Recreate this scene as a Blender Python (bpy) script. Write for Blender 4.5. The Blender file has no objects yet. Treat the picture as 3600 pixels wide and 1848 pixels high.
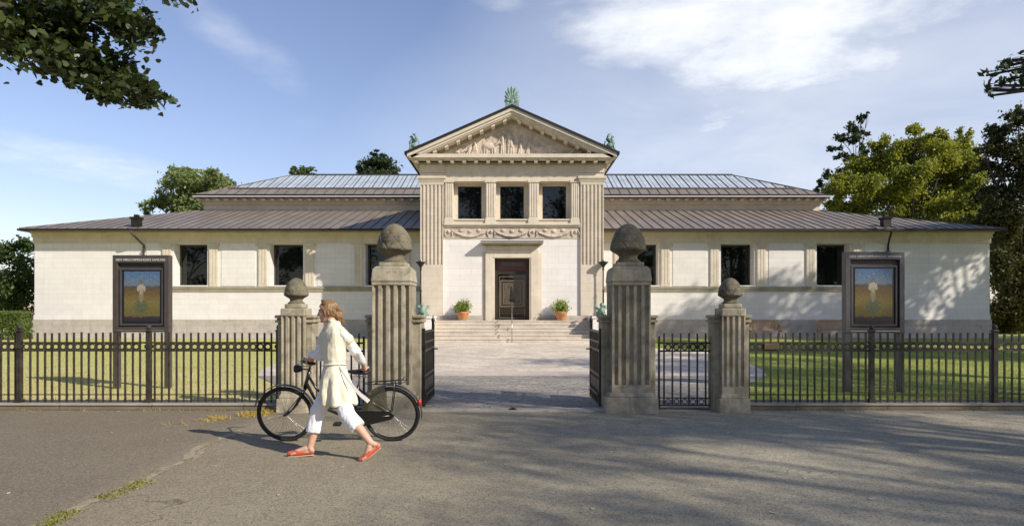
import bpy, bmesh, math, random
import numpy as np
from mathutils import Vector, Matrix, noise as mnoise
R = math.radians
sc = bpy.context.scene
COL = sc.collection
rnd = random.Random(7)

# ------------------------------------------------------------------ object helpers
WLOC = {}                                   # world origin of every parent we build under

def tag(o, label=None, cat=None, group=None, kind=None):
    if label: o['label'] = label
    if cat: o['category'] = cat
    if group: o['group'] = group
    if kind: o['kind'] = kind
    return o

def thing(name, label, cat, loc=(0, 0, 0), group=None, rot=None):
    o = bpy.data.objects.new(name, None)
    o.empty_display_size = 0.2
    COL.objects.link(o)
    o.location = loc
    if rot: o.rotation_euler = rot
    WLOC[o.name] = Vector(loc)
    return tag(o, label, cat, group)

def copy_tree(o, parent=None):
    c = o.copy()
    COL.objects.link(c)
    c.parent = parent
    for ch in [x for x in bpy.data.objects if x.parent == o]:
        copy_tree(ch, c)
    return c

class MB:
    """collects shapes and links them as one mesh object"""
    def __init__(s):
        s.v = []; s.f = []; s.sm = []
    def add(s, vs, fs, smooth=False):
        n = len(s.v)
        s.v += [tuple(p) for p in vs]
        s.f += [tuple(i + n for i in f) for f in fs]
        s.sm += [smooth] * len(fs)
        return s
    def box(s, x0, x1, y0, y1, z0, z1):
        if x0 > x1: x0, x1 = x1, x0
        if y0 > y1: y0, y1 = y1, y0
        vs = [(x0,y0,z0),(x1,y0,z0),(x1,y1,z0),(x0,y1,z0),(x0,y0,z1),(x1,y0,z1),(x1,y1,z1),(x0,y1,z1)]
        return s.add(vs, [(0,3,2,1),(4,5,6,7),(0,1,5,4),(1,2,6,5),(2,3,7,6),(3,0,4,7)])
    def frustum(s, cx, cy, z0, z1, a0, b0, a1, b1):
        vs = [(cx-a0,cy-b0,z0),(cx+a0,cy-b0,z0),(cx+a0,cy+b0,z0),(cx-a0,cy+b0,z0),
              (cx-a1,cy-b1,z1),(cx+a1,cy-b1,z1),(cx+a1,cy+b1,z1),(cx-a1,cy+b1,z1)]
        return s.add(vs, [(0,3,2,1),(4,5,6,7),(0,1,5,4),(1,2,6,5),(2,3,7,6),(3,0,4,7)])
    def bar(s, a, b, w, h=None, up=(0,0,1)):
        """rectangular bar from a to b"""
        h = w if h is None else h
        a = Vector(a); b = Vector(b); d = (b - a).normalized()
        u = Vector(up)
        if abs(d.dot(u)) > .98: u = Vector((0, 1, 0))
        r = d.cross(u).normalized() * (w / 2); t = r.cross(d).normalized() * (h / 2)
        vs = [a-r-t, a+r-t, a+r+t, a-r+t, b-r-t, b+r-t, b+r+t, b-r+t]
        return s.add(vs, [(0,1,2,3),(4,7,6,5),(0,4,5,1),(1,5,6,2),(2,6,7,3),(3,7,4,0)])
    def prism(s, poly, axis, d0, d1, smooth=False):
        """poly: 2-D points; axis 'z' -> (x,y), 'y' -> (x,z), 'x' -> (y,z)"""
        def P(p, d):
            return {'z': (p[0], p[1], d), 'y': (p[0], d, p[1]), 'x': (d, p[0], p[1])}[axis]
        n = len(poly)
        vs = [P(p, d0) for p in poly] + [P(p, d1) for p in poly]
        fs = [(i, (i+1) % n, (i+1) % n + n, i + n) for i in range(n)]
        s.add(vs, fs, smooth)
        m = len(s.v) - 2*n
        s.f += [tuple(m + i for i in range(n))[::-1], tuple(m + n + i for i in range(n))]
        s.sm += [False, False]
        return s
    def tube(s, path, rad, n=8, cap=True, smooth=True, closed=False):
        path = [Vector(p) for p in path]
        m = len(path)
        if not hasattr(rad, '__len__'): rad = [rad] * m
        rings = []; prev = None
        for i, p in enumerate(path):
            if closed:
                d = path[(i+1) % m] - path[i-1]
            else:
                d = (path[min(i+1, m-1)] - path[max(i-1, 0)])
            d.normalize()
            if prev is None:
                u = Vector((0, 0, 1)) if abs(d.z) < .9 else Vector((1, 0, 0))
                u = (u - d * u.dot(d)).normalized()
            else:
                u = (prev - d * prev.dot(d))
                u = u.normalized() if u.length > 1e-6 else d.orthogonal().normalized()
            prev = u; w = d.cross(u)
            rings.append([p + (u * math.cos(2*math.pi*k/n) + w * math.sin(2*math.pi*k/n)) * rad[i] for k in range(n)])
        vs = [q for r in rings for q in r]
        fs = []
        for i in range(m if closed else m - 1):
            j = (i + 1) % m
            for k in range(n):
                fs.append((i*n+k, i*n+(k+1) % n, j*n+(k+1) % n, j*n+k))
        s.add(vs, fs, smooth)
        if cap and not closed:
            b = len(s.v) - len(vs)
            s.f += [tuple(b + k for k in range(n))[::-1], tuple(b + (m-1)*n + k for k in range(n))]
            s.sm += [False, False]
        return s
    def lathe(s, prof, c=(0,0,0), n=24, smooth=True, rfun=None):
        vs = []; fs = []
        m = len(prof)
        for (r, z) in prof:
            for k in range(n):
                a = 2*math.pi*k/n
                rr = r * (rfun(a, z) if rfun else 1)
                vs.append((c[0] + rr*math.cos(a), c[1] + rr*math.sin(a), c[2] + z))
        for i in range(m-1):
            for k in range(n):
                fs.append((i*n+k, i*n+(k+1) % n, (i+1)*n+(k+1) % n, (i+1)*n+k))
        s.add(vs, fs, smooth)
        b = len(s.v) - len(vs)
        s.f += [tuple(b + k for k in range(n))[::-1], tuple(b + (m-1)*n + k for k in range(n))]
        s.sm += [False, False]
        return s
    def ell(s, c, r, n=14, m=9, rot=None):
        vs = []; fs = []
        M = rot if rot is not None else Matrix.Identity(3)
        c = Vector(c)
        for i in range(m+1):
            t = math.pi * i / m
            t = min(max(t, .02), math.pi-.02)
            for k in range(n):
                a = 2*math.pi*k/n
                p = Vector((r[0]*math.sin(t)*math.cos(a), r[1]*math.sin(t)*math.sin(a), r[2]*math.cos(t)))
                vs.append(c + M @ p)
        for i in range(m):
            for k in range(n):
                fs.append((i*n+k, (i+1)*n+k, (i+1)*n+(k+1) % n, i*n+(k+1) % n))
        s.add(vs, fs, True)
        b = len(s.v) - len(vs)
        s.f += [tuple(b + k for k in range(n)), tuple(b + m*n + k for k in range(n))[::-1]]
        s.sm += [True, True]
        return s
    def cap(s, a, b, ra, rb, n=12, m=5):
        """tapered capsule"""
        a = Vector(a); b = Vector(b); d = (b-a).normalized()
        path = []; rad = []
        for i in range(m):
            t = math.pi/2 * i/m
            path.append(a - d*ra*math.cos(t)); rad.append(max(ra*math.sin(t), ra*.05))
        path.append(a); rad.append(ra); path.append(b); rad.append(rb)
        for i in range(1, m+1):
            t = math.pi/2 * i/m
            path.append(b + d*rb*math.sin(t)); rad.append(max(rb*math.cos(t), rb*.05))
        return s.tube(path, rad, n)
    def rings(s, rs, n=20):
        """stack of closed ellipses: (centre, half-width along a, half-width along b, yaw) -> closed body"""
        vs = []; fs = []
        for (c, ra, rb, yaw) in rs:
            ca, sa = math.cos(yaw), math.sin(yaw)
            for k in range(n):
                t = 2*math.pi*k/n
                x, y = ra*math.cos(t), rb*math.sin(t)
                vs.append((c[0] + x*ca - y*sa, c[1] + x*sa + y*ca, c[2] + (c[3] * x if len(c) > 3 else 0)))
        for i in range(len(rs)-1):
            for k in range(n):
                fs.append((i*n+k, i*n+(k+1) % n, (i+1)*n+(k+1) % n, (i+1)*n+k))
        s.add(vs, fs, True)
        b = len(s.v) - len(vs); m = len(rs)
        s.f += [tuple(b + k for k in range(n))[::-1], tuple(b + (m-1)*n + k for k in range(n))]
        s.sm += [True, True]
        return s
    def mesh(s, name, off=Vector((0,0,0))):
        me = bpy.data.meshes.new(name)
        v = np.array(s.v, dtype=float).reshape(-1, 3) - np.array(off)
        me.from_pydata(v.tolist(), [], s.f)
        me.polygons.foreach_set('use_smooth', s.sm)
        bm = bmesh.new(); bm.from_mesh(me)
        bmesh.ops.recalc_face_normals(bm, faces=bm.faces)
        bm.to_mesh(me); bm.free()
        me.update()
        return me
    def build(s, name, mat, parent=None, bevel=0, local=False):
        off = Vector((0,0,0)) if (local or parent is None) else WLOC[parent.name]
        me = s.mesh(name, off)
        o = bpy.data.objects.new(name, me)
        COL.objects.link(o)
        if mat: me.materials.append(mat)
        if parent is not None: o.parent = parent
        WLOC[o.name] = off
        if bevel:
            m = o.modifiers.new('bevel', 'BEVEL'); m.width = bevel; m.segments = 2; m.limit_method = 'ANGLE'; m.angle_limit = R(40)
        return o

def np_mesh(name, verts, nper, mat, smooth=False, parent=None, off=None):
    """verts: (N, nper, 3) array, one polygon of nper corners each"""
    N = verts.shape[0]
    me = bpy.data.meshes.new(name)
    v = verts.reshape(-1, 3).astype(np.float32)
    if parent is not None and off is None: off = WLOC[parent.name]
    if off is not None: v = v - np.array(off, dtype=np.float32)
    me.vertices.add(N*nper); me.vertices.foreach_set('co', v.ravel())
    me.loops.add(N*nper); me.loops.foreach_set('vertex_index', np.arange(N*nper, dtype=np.int32))
    me.polygons.add(N)
    me.polygons.foreach_set('loop_start', np.arange(0, N*nper, nper, dtype=np.int32))
    me.polygons.foreach_set('loop_total', np.full(N, nper, dtype=np.int32))
    me.update(calc_edges=True); me.validate()
    me.materials.append(mat)
    o = bpy.data.objects.new(name, me); COL.objects.link(o)
    if parent is not None: o.parent = parent
    WLOC[o.name] = Vector(off) if off is not None else Vector((0,0,0))
    return o

def remeshed(mb, voxel, smooth=3, disp=None):
    """join overlapping closed shapes into one continuous surface"""
    me = mb.mesh('tmp')
    o = bpy.data.objects.new('tmp', me); COL.objects.link(o)
    m = o.modifiers.new('r', 'REMESH'); m.mode = 'VOXEL'; m.voxel_size = voxel; m.use_smooth_shade = True
    if smooth:
        k = o.modifiers.new('s', 'SMOOTH'); k.factor = .5; k.iterations = smooth
    bpy.context.view_layer.update()
    dg = bpy.context.evaluated_depsgraph_get()
    res = bpy.data.meshes.new_from_object(o.evaluated_get(dg))
    bpy.data.objects.remove(o); bpy.data.meshes.remove(me)
    if disp:
        mv = [(v.co.copy(), v.normal.copy()) for v in res.vertices]
        for v, (c, n) in zip(res.vertices, mv):
            v.co = c + n * disp(c)
    res.polygons.foreach_set('use_smooth', [True]*len(res.polygons))
    res.update()
    return res

def link_mesh(me, name, mats, parent=None):
    me.name = name
    for m in (mats if isinstance(mats, (list, tuple)) else [mats]): me.materials.append(m)
    o = bpy.data.objects.new(name, me); COL.objects.link(o)
    if parent is not None:
        off = WLOC[parent.name]
        me.transform(Matrix.Translation(-off)); o.parent = parent
        WLOC[o.name] = off
    return o

# ------------------------------------------------------------------ material helpers
class NT:
    def __init__(s, tree):
        s.t = tree; s.n = tree.nodes; s.l = tree.links
    def new(s, typ, **kw):
        x = s.n.new(typ)
        for k, v in kw.items(): setattr(x, k, v)
        return x
    def put(s, sock, val):
        if isinstance(val, bpy.types.NodeSocket): s.l.new(val, sock)
        elif val is not None: sock.default_value = val
    def math(s, op, a, b=None, c=None, clamp=False):
        x = s.new('ShaderNodeMath', operation=op, use_clamp=clamp)
        for i, q in enumerate((a, b, c)):
            if q is not None: s.put(x.inputs[i], q)
        return x.outputs[0]
    def vmath(s, op, a, b=None, scale=None):
        x = s.new('ShaderNodeVectorMath', operation=op)
        s.put(x.inputs[0], a)
        if b is not None: s.put(x.inputs[1], b)
        if scale is not None: s.put(x.inputs['Scale'], scale)
        return x.outputs['Value'] if op in ('DOT_PRODUCT', 'LENGTH') else x.outputs[0]
    def noise(s, vec, scale, detail=4, rough=.55, dist=0):
        x = s.new('ShaderNodeTexNoise'); s.put(x.inputs['Vector'], vec)
        x.inputs['Scale'].default_value = scale; x.inputs['Detail'].default_value = detail
        x.inputs['Roughness'].default_value = rough; x.inputs['Distortion'].default_value = dist
        return x.outputs['Fac']
    def ramp(s, fac, stops):
        x = s.new('ShaderNodeValToRGB'); s.put(x.inputs[0], fac)
        e = x.color_ramp.elements
        while len(e) < len(stops): e.new(.5)
        for i, (p, c) in enumerate(stops):
            e[i].position = p
            e[i].color = (c, c, c, 1) if not hasattr(c, '__len__') else (*c, 1)
        return x.outputs[0]
    def mix(s, fac, a, b, mode='MIX'):
        x = s.new('ShaderNodeMix', data_type='RGBA', blend_type=mode)
        s.put(x.inputs[0], fac)
        for i, q in ((6, a), (7, b)):
            if isinstance(q, (tuple, list)) and len(q) == 3: q = (*q, 1)
            s.put(x.inputs[i], q)
        return x.outputs[2]
    def mapr(s, v, a, b, c=0., d=1.):
        x = s.new('ShaderNodeMapRange'); x.clamp = True
        s.put(x.inputs[0], v)
        for i, q in enumerate((a, b, c, d)): x.inputs[i+1].default_value = q
        return x.outputs[0]
    def comb(s, x, y, z):
        c = s.new('ShaderNodeCombineXYZ')
        for i, q in enumerate((x, y, z)): s.put(c.inputs[i], q)
        return c.outputs[0]
    def sep(s, v):
        c = s.new('ShaderNodeSeparateXYZ'); s.put(c.inputs[0], v); return c.outputs
    def bump(s, h, strength=.3, dist=.02):
        x = s.new('ShaderNodeBump'); x.inputs['Strength'].default_value = strength; x.inputs['Distance'].default_value = dist
        s.put(x.inputs['Height'], h); return x.outputs[0]

def newmat(name):
    m = bpy.data.materials.new(name); m.use_nodes = True
    t = NT(m.node_tree); b = m.node_tree.nodes['Principled BSDF']
    return m, t, b

def objco(t):
    return t.new('ShaderNodeTexCoord').outputs['Object']
def wpos(t):
    return t.new('ShaderNodeNewGeometry').outputs['Position']

def plain(name, col, rough=.5, metal=0, var=.0, scale=6, bump=0, spec=None):
    m, t, b = newmat(name)
    b.inputs['Roughness'].default_value = rough; b.inputs['Metallic'].default_value = metal
    if spec is not None: b.inputs['Specular IOR Level'].default_value = spec
    if var:
        n = t.noise(wpos(t), scale, 5)
        c = t.mix(t.mapr(n, .3, .7), tuple(x*(1-var) for x in col), tuple(min(x*(1+var), 1) for x in col))
        t.put(b.inputs['Base Color'], c)
        if bump: t.put(b.inputs['Normal'], t.bump(n, bump, .01))
    else:
        b.inputs['Base Color'].default_value = (*col, 1)
    return m

def stone(name, col, var=.12, scale=1.2, joints=None, joint_col=.8, stain=None, stain_amt=0., streak=0., bump=.15, rough=.85, fine=30, moss=None, moss_amt=0.):
    """weathered stone with block joints, patches, rain streaks and stains"""
    m, t, b = newmat(name)
    p = wpos(t); x, y, z = t.sep(p)
    n1 = t.noise(p, scale, 6, .6)
    n2 = t.noise(p, fine, 4, .6)
    c = t.mix(t.mapr(n1, .3, .7), tuple(k*(1-var) for k in col), tuple(min(1, k*(1+var)) for k in col))
    c = t.mix(t.mapr(n2, .3, .75, 0, .22), c, tuple(k*.6 for k in col))
    h = n2
    if joints:
        # horizontal position along a wall: x + y, so side faces carry joints as well
        u = t.math('ADD', x, y)
        br = t.new('ShaderNodeTexBrick'); t.put(br.inputs['Vector'], t.comb(u, z, 0.))
        br.inputs['Scale'].default_value = 1; br.inputs['Brick Width'].default_value = joints[0]
        br.inputs['Row Height'].default_value = joints[1]; br.inputs['Mortar Size'].default_value = .012
        br.inputs['Mortar Smooth'].default_value = .6
        br.inputs['Color1'].default_value = (1, 1, 1, 1); br.inputs['Color2'].default_value = (.945, .935, .92, 1)
        br.inputs['Mortar'].default_value = (joint_col,)*3 + (1,)
        c = t.mix(1., c, br.outputs['Color'], 'MULTIPLY')
        h = t.math('SUBTRACT', t.math('MULTIPLY', n2, .3), br.outputs['Fac'])
    if streak:
        sv = t.comb(t.math('MULTIPLY', t.math('ADD', x, y), 9.), t.math('MULTIPLY', z, .5), 0.)
        ns = t.mapr(t.noise(sv, 1., 4, .6), .5, .8, 0, streak)
        c = t.mix(ns, c, tuple(k*.45 for k in col))
    if stain is not None:
        ng = t.mapr(t.noise(p, scale*2.3, 6, .65, .4), .48, .68, 0, stain_amt)
        c = t.mix(ng, c, stain)
    if moss is not None:
        nz = t.sep(t.new('ShaderNodeNewGeometry').outputs['Normal'])[2]
        ng = t.math('MULTIPLY', t.mapr(t.noise(p, scale*3.1, 5, .65), .42, .66, 0, moss_amt), t.mapr(nz, -.6, .5, .45, 1.))
        c = t.mix(ng, c, moss)
    t.put(b.inputs['Base Color'], c)
    b.inputs['Roughness'].default_value = rough
    b.inputs['Specular IOR Level'].default_value = .25
    t.put(b.inputs['Normal'], t.bump(h, bump, .012))
    return m

def leafmat(name, c0, c1, trans=.35, rough=.5, spec=.3):
    m, t, b = newmat(name)
    g = t.new('ShaderNodeNewGeometry')
    r = g.outputs['Random Per Island']
    n = t.noise(g.outputs['Position'], .5, 3)
    f = t.math('ADD', t.math('MULTIPLY', r, .6), t.math('MULTIPLY', t.mapr(n, .35, .65), .4))
    c = t.mix(f, c0, c1)
    t.put(b.inputs['Base Color'], c)
    b.inputs['Roughness'].default_value = rough; b.inputs['Specular IOR Level'].default_value = spec
    tr = t.new('ShaderNodeBsdfTranslucent')
    t.put(tr.inputs['Color'], t.mix(.5, c, (c1[0]*1.5, c1[1]*1.6, c1[2]*.8)))
    mx = t.new('ShaderNodeMixShader'); mx.inputs[0].default_value = trans
    t.l.new(b.outputs[0], mx.inputs[1]); t.l.new(tr.outputs[0], mx.inputs[2])
    t.l.new(mx.outputs[0], m.node_tree.nodes['Material Output'].inputs['Surface'])
    return m

# ------------------------------------------------------------------ materials
M = {}
M['wall']   = stone('white limestone', (.79, .765, .725), .04, .7, joints=(1.1, .29), joint_col=.82, stain=(.58, .55, .49), stain_amt=.24, streak=.16, bump=.25, fine=22)
M['trim']   = stone('cream limestone', (.66, .59, .475), .09, 1.1, joints=None, stain=(.40, .34, .25), stain_amt=.35, streak=.22, bump=.2, fine=18)
M['trim_j'] = stone('cream ashlar', (.67, .60, .49), .08, 1.0, joints=(.9, .38), joint_col=.8, stain=(.42, .36, .27), stain_amt=.28, streak=.2, bump=.25, fine=18)
M['plinth'] = stone('grey plinth granite', (.50, .455, .39), .12, 1.4, joints=(1.3, .42), joint_col=.72, stain=(.24, .21, .17), stain_amt=.4, streak=.25, bump=.3, fine=24)
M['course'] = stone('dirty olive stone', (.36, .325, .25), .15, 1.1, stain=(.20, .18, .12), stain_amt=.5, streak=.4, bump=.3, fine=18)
M['relief'] = stone('carved relief stone', (.60, .52, .42), .14, 2.0, stain=(.28, .22, .15), stain_amt=.7, streak=.15, bump=.35, fine=14)
M['steps']  = stone('worn step stone', (.61, .55, .46), .12, 1.3, joints=(1.6, 5.), joint_col=.7, stain=(.34, .29, .23), stain_amt=.4, bump=.3, fine=20)
M['pillar'] = stone('weathered sandstone', (.44, .39, .295), .22, 2.2, stain=(.14, .125, .088), stain_amt=.7, streak=.75, bump=.5, fine=26, moss=(.20, .19, .085), moss_amt=.5)
M['finial'] = stone('lichened sandstone', (.165, .145, .105), .35, 3.2, stain=(.06, .054, .04), stain_amt=.75, bump=.9, fine=30, moss=(.24, .22, .12), moss_amt=.5)
M['coping'] = stone('kerb coping', (.36, .33, .27), .18, 2.5, joints=(1.5, 5.), joint_col=.55, stain=(.25, .23, .18), stain_amt=.4, bump=.4, fine=40)
M['kerb']   = stone('kerb granite', (.20, .175, .13), .25, 2.5, joints=(1.5, 5.), joint_col=.55, stain=(.15, .14, .10), stain_amt=.6, bump=.4, fine=40)

def roofmat():
    m, t, b = newmat('weathered sheet metal')
    p = wpos(t); x, y, z = t.sep(p)
    n = t.noise(t.comb(t.math('MULTIPLY', x, 1.7), t.math('MULTIPLY', y, .5), z), .9, 5, .6)
    n2 = t.noise(p, 9, 4)
    c = t.ramp(n, [(.25, (.225, .185, .145)), (.5, (.30, .25, .20)), (.75, (.385, .325, .26))])
    c = t.mix(t.mapr(n2, .35, .7, 0, .35), c, (.13, .115, .105))
    t.put(b.inputs['Base Color'], c)
    b.inputs['Metallic'].default_value = .25; b.inputs['Roughness'].default_value = .48
    t.put(b.inputs['Normal'], t.bump(n2, .08, .02))
    return m
M['roof'] = roofmat()
M['seam'] = plain('roof seam metal', (.11, .10, .095), .5, .3)
M['gutter'] = plain('dark gutter metal', (.022, .019, .017), .5, .3, .3, 4)
M['skyglass'] = plain('skylight glass', (.50, .56, .59), .22, .0, .18, .9, spec=.6)
M['skybar'] = plain('skylight bar', (.10, .095, .09), .5, .3)
M['glass'] = plain('dark window glass', (.006, .008, .007), .02, 0, spec=.5)
M['frame'] = plain('window frame paint', (.035, .037, .035), .5)
M['iron'] = plain('black painted iron', (.022, .020, .018), .45, .2, .5, 12, .2)
M['ironrust'] = plain('weathered black iron', (.040, .034, .024), .6, .1, .5, 9, .3)
M['board'] = plain('dark grey board paint', (.075, .072, .074), .45, .1, .12, 5)
M['boardbrown'] = plain('brown grey board paint', (.072, .060, .052), .45, .1, .15, 5)
M['boardinset'] = plain('dark display backing', (.012, .012, .022), .2)
M['white'] = plain('white lettering', (.62, .62, .62), .6)
M['wood'] = plain('oiled bench timber', (.37, .235, .135), .55, 0, .3, 14, .2)
M['doorwood'] = plain('dark bronze door', (.035, .026, .020), .35, .2, .3, 8)
M['doorred'] = plain('dark red transom', (.10, .028, .022), .4)
M['goldframe'] = plain('dull bronze moulding', (.20, .155, .105), .45, .35, .3, 20)
M['terracotta'] = plain('terracotta', (.56, .25, .11), .8, 0, .2, 9, .2)
M['verdigris'] = plain('verdigris bronze', (.19, .285, .235), .75, .0, .55, 14, .4)
M['verdigris_dark'] = plain('dark verdigris bronze', (.07, .16, .125), .7, .1, .55, 11, .4)
M['black'] = plain('black bicycle paint', (.012, .012, .013), .25)
M['rubber'] = plain('tyre rubber', (.016, .015, .015), .7)
M['chrome'] = plain('dull steel', (.45, .45, .44), .3, .9)
M['leather'] = plain('black saddle leather', (.025, .018, .017), .45)
M['redlens'] = plain('red reflector lens', (.45, .02, .03), .2)
M['coatguard'] = plain('olive chain case', (.10, .10, .055), .5, 0, .25, 12)
def netmat():
    m, t, b = newmat('open skirt guard net')
    b.inputs['Base Color'].default_value = (.085, .085, .045, 1); b.inputs['Roughness'].default_value = .6
    tr = t.new('ShaderNodeBsdfTransparent'); mx = t.new('ShaderNodeMixShader'); mx.inputs[0].default_value = .62
    t.l.new(b.outputs[0], mx.inputs[1]); t.l.new(tr.outputs[0], mx.inputs[2])
    t.l.new(mx.outputs[0], m.node_tree.nodes['Material Output'].inputs['Surface'])
    return m
M['guardnet'] = netmat()
M['skin'] = plain('skin', (.60, .36, .25), .5, 0, .08, 14)
M['eye'] = plain('eye', (.05, .035, .03), .2)
M['lips'] = plain('lips', (.42, .16, .13), .45)
M['hair'] = None
M['tunic'] = plain('cream linen', (.74, .69, .53), .9, 0, .08, 9, .25)
def tunicmat():
    m, t, b = newmat('patterned cream linen')
    p = wpos(t); x, y, z = t.sep(p)
    vo = t.new('ShaderNodeTexVoronoi'); t.put(vo.inputs['Vector'], p); vo.inputs['Scale'].default_value = 55
    n = t.noise(p, 9, 4)
    f = t.noise(t.comb(t.math('MULTIPLY', x, 13.), t.math('MULTIPLY', y, 13.), t.math('MULTIPLY', z, 4.5)), 1., 2, .45, .4)
    c = t.mix(t.mapr(n, .35, .7), (.76, .72, .57), (.70, .645, .485))
    c = t.mix(t.mapr(vo.outputs['Distance'], .12, .30, .55, 0), c, (.50, .44, .30))
    t.put(b.inputs['Base Color'], c); b.inputs['Roughness'].default_value = .92; b.inputs['Specular IOR Level'].default_value = .15
    t.put(b.inputs['Normal'], t.bump(f, .38, .035))
    return m
M['tunic'] = tunicmat()
def clothmat(name, col):
    m, t, b = newmat(name)
    x, y, z = t.sep(wpos(t))
    f = t.noise(t.comb(t.math('MULTIPLY', x, 17.), t.math('MULTIPLY', y, 17.), t.math('MULTIPLY', z, 11.)), 1., 2, .45, .6)
    b.inputs['Base Color'].default_value = (*col, 1); b.inputs['Roughness'].default_value = .92; b.inputs['Specular IOR Level'].default_value = .15
    t.put(b.inputs['Normal'], t.bump(f, .38, .03))
    return m
M['shirt'] = clothmat('white cotton', (.84, .83, .83)); M['trousers'] = clothmat('white trousers cotton', (.82, .82, .84))
M['shoe'] = plain('coral red shoe leather', (.58, .10, .06), .5, 0, .15, 20)
M['sole'] = plain('tan shoe sole', (.55, .40, .27), .7)
M['belt'] = plain('cream cotton tape', (.80, .78, .72), .9)
M['bark'] = stone('tree bark', (.065, .055, .042), .3, 3, stain=(.05, .05, .035), stain_amt=.5, bump=.8, fine=18)
M['plaque'] = plain('brown enamel plate', (.16, .115, .06), .5, 0, .3, 12)
def hairmat():
    m, t, b = newmat('auburn blonde hair')
    p = wpos(t); x, y, z = t.sep(p)
    n = t.noise(t.comb(t.math('MULTIPLY', x, 120.), t.math('MULTIPLY', y, 120.), t.math('MULTIPLY', z, 16.)), 1, 3, .6)
    c = t.ramp(n, [(.25, (.075, .036, .014)), (.5, (.225, .125, .052)), (.75, (.44, .28, .13))])
    t.put(b.inputs['Base Color'], c); b.inputs['Roughness'].default_value = .42
    t.put(b.inputs['Normal'], t.bump(n, .6, .01))
    return m
M['hair'] = hairmat()

M['leaf_near'] = leafmat('lime leaf', (.022, .040, .010), (.070, .095, .018), .22, .38, .55)
M['leaf_mid'] = leafmat('mid green leaf', (.055, .095, .02), (.16, .21, .05), .3)
M['leaf_bluegreen'] = leafmat('grey green leaf', (.10, .15, .05), (.32, .36, .13), .35)
M['leaf_dark'] = leafmat('dark leaf', (.022, .042, .016), (.060, .085, .028), .2)
M['leaf_yellow'] = leafmat('yellow green leaf', (.055, .090, .014), (.38, .38, .055), .38)
M['leaf_copper'] = leafmat('dark brown green leaf', (.024, .030, .011), (.095, .095, .026), .25)
M['leaf_hedge'] = leafmat('hedge leaf', (.030, .058, .016), (.085, .125, .032), .25)
M['leaf_pot'] = leafmat('pot plant leaf', (.09, .155, .025), (.34, .40, .08), .35)

def asphalt():
    m, t, b = newmat('asphalt')
    p = wpos(t); x, y, z = t.sep(p)
    n1 = t.noise(p, .45, 5, .6); n2 = t.noise(p, 6, 5, .6); n3 = t.noise(p, 95, 3, .7)
    vor = t.new('ShaderNodeTexVoronoi'); t.put(vor.inputs['Vector'], p); vor.inputs['Scale'].default_value = 70
    spk = t.new('ShaderNodeTexWhiteNoise'); t.put(spk.inputs[0], vor.outputs['Position'])
    c = t.ramp(n1, [(.3, (.41, .368, .255)), (.55, (.485, .438, .31)), (.75, (.55, .497, .36))])
    # the older, browner surface on the left of the seam
    edge = t.math('ADD', x, t.math('MULTIPLY', t.math('SUBTRACT', n2, .5), .5))
    left = t.mapr(t.math('ADD', edge, t.math('MULTIPLY', y, .055)), -3.25, -3.40)
    c = t.mix(t.mapr(t.math('ADD', x, t.math('MULTIPLY', n1, 2.5)), 3.2, -2.0), c, t.mix(1., c, (.68, .63, .57), 'MULTIPLY'))
    c = t.mix(left, c, t.ramp(n1, [(.3, (.195, .157, .098)), (.7, (.285, .234, .150))]))
    c = t.mix(t.mapr(n2, .4, .7, 0, .35), c, (.20, .17, .12))
    c = t.mix(t.math('MULTIPLY', t.math('GREATER_THAN', spk.outputs[0], .78), .3), c, (.46, .42, .34))
    c = t.mix(t.math('MULTIPLY', t.math('LESS_THAN', spk.outputs[0], .28), .5), c, (.11, .098, .08))
    c = t.mix(t.mapr(n3, .35, .7, 0, .5), c, (.15, .135, .11))
    # fine wandering cracks
    w = t.new('ShaderNodeTexVoronoi'); w.feature = 'DISTANCE_TO_EDGE'
    wv = t.new('ShaderNodeVectorMath', operation='ADD'); t.put(wv.inputs[0], p)
    ns = t.new('ShaderNodeTexNoise'); t.put(ns.inputs['Vector'], p); ns.inputs['Scale'].default_value = 2.5
    t.put(wv.inputs[1], ns.outputs['Color'])
    t.put(w.inputs['Vector'], wv.outputs[0]); w.inputs['Scale'].default_value = .38
    cr = t.math('MULTIPLY', t.mapr(w.outputs['Distance'], .0, .006, 1, 0), t.mapr(n1, .48, .6))
    c = t.mix(t.math('MULTIPLY', cr, .6), c, (.055, .048, .035))
    t.put(b.inputs['Base Color'], c)
    b.inputs['Roughness'].default_value = .9; b.inputs['Specular IOR Level'].default_value = .2
    h = t.math('ADD', t.math('MULTIPLY', vor.outputs['Distance'], -.7), t.math('MULTIPLY', n3, .6))
    t.put(b.inputs['Normal'], t.bump(h, .55, .01))
    return m
M['asphalt'] = asphalt()

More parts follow.
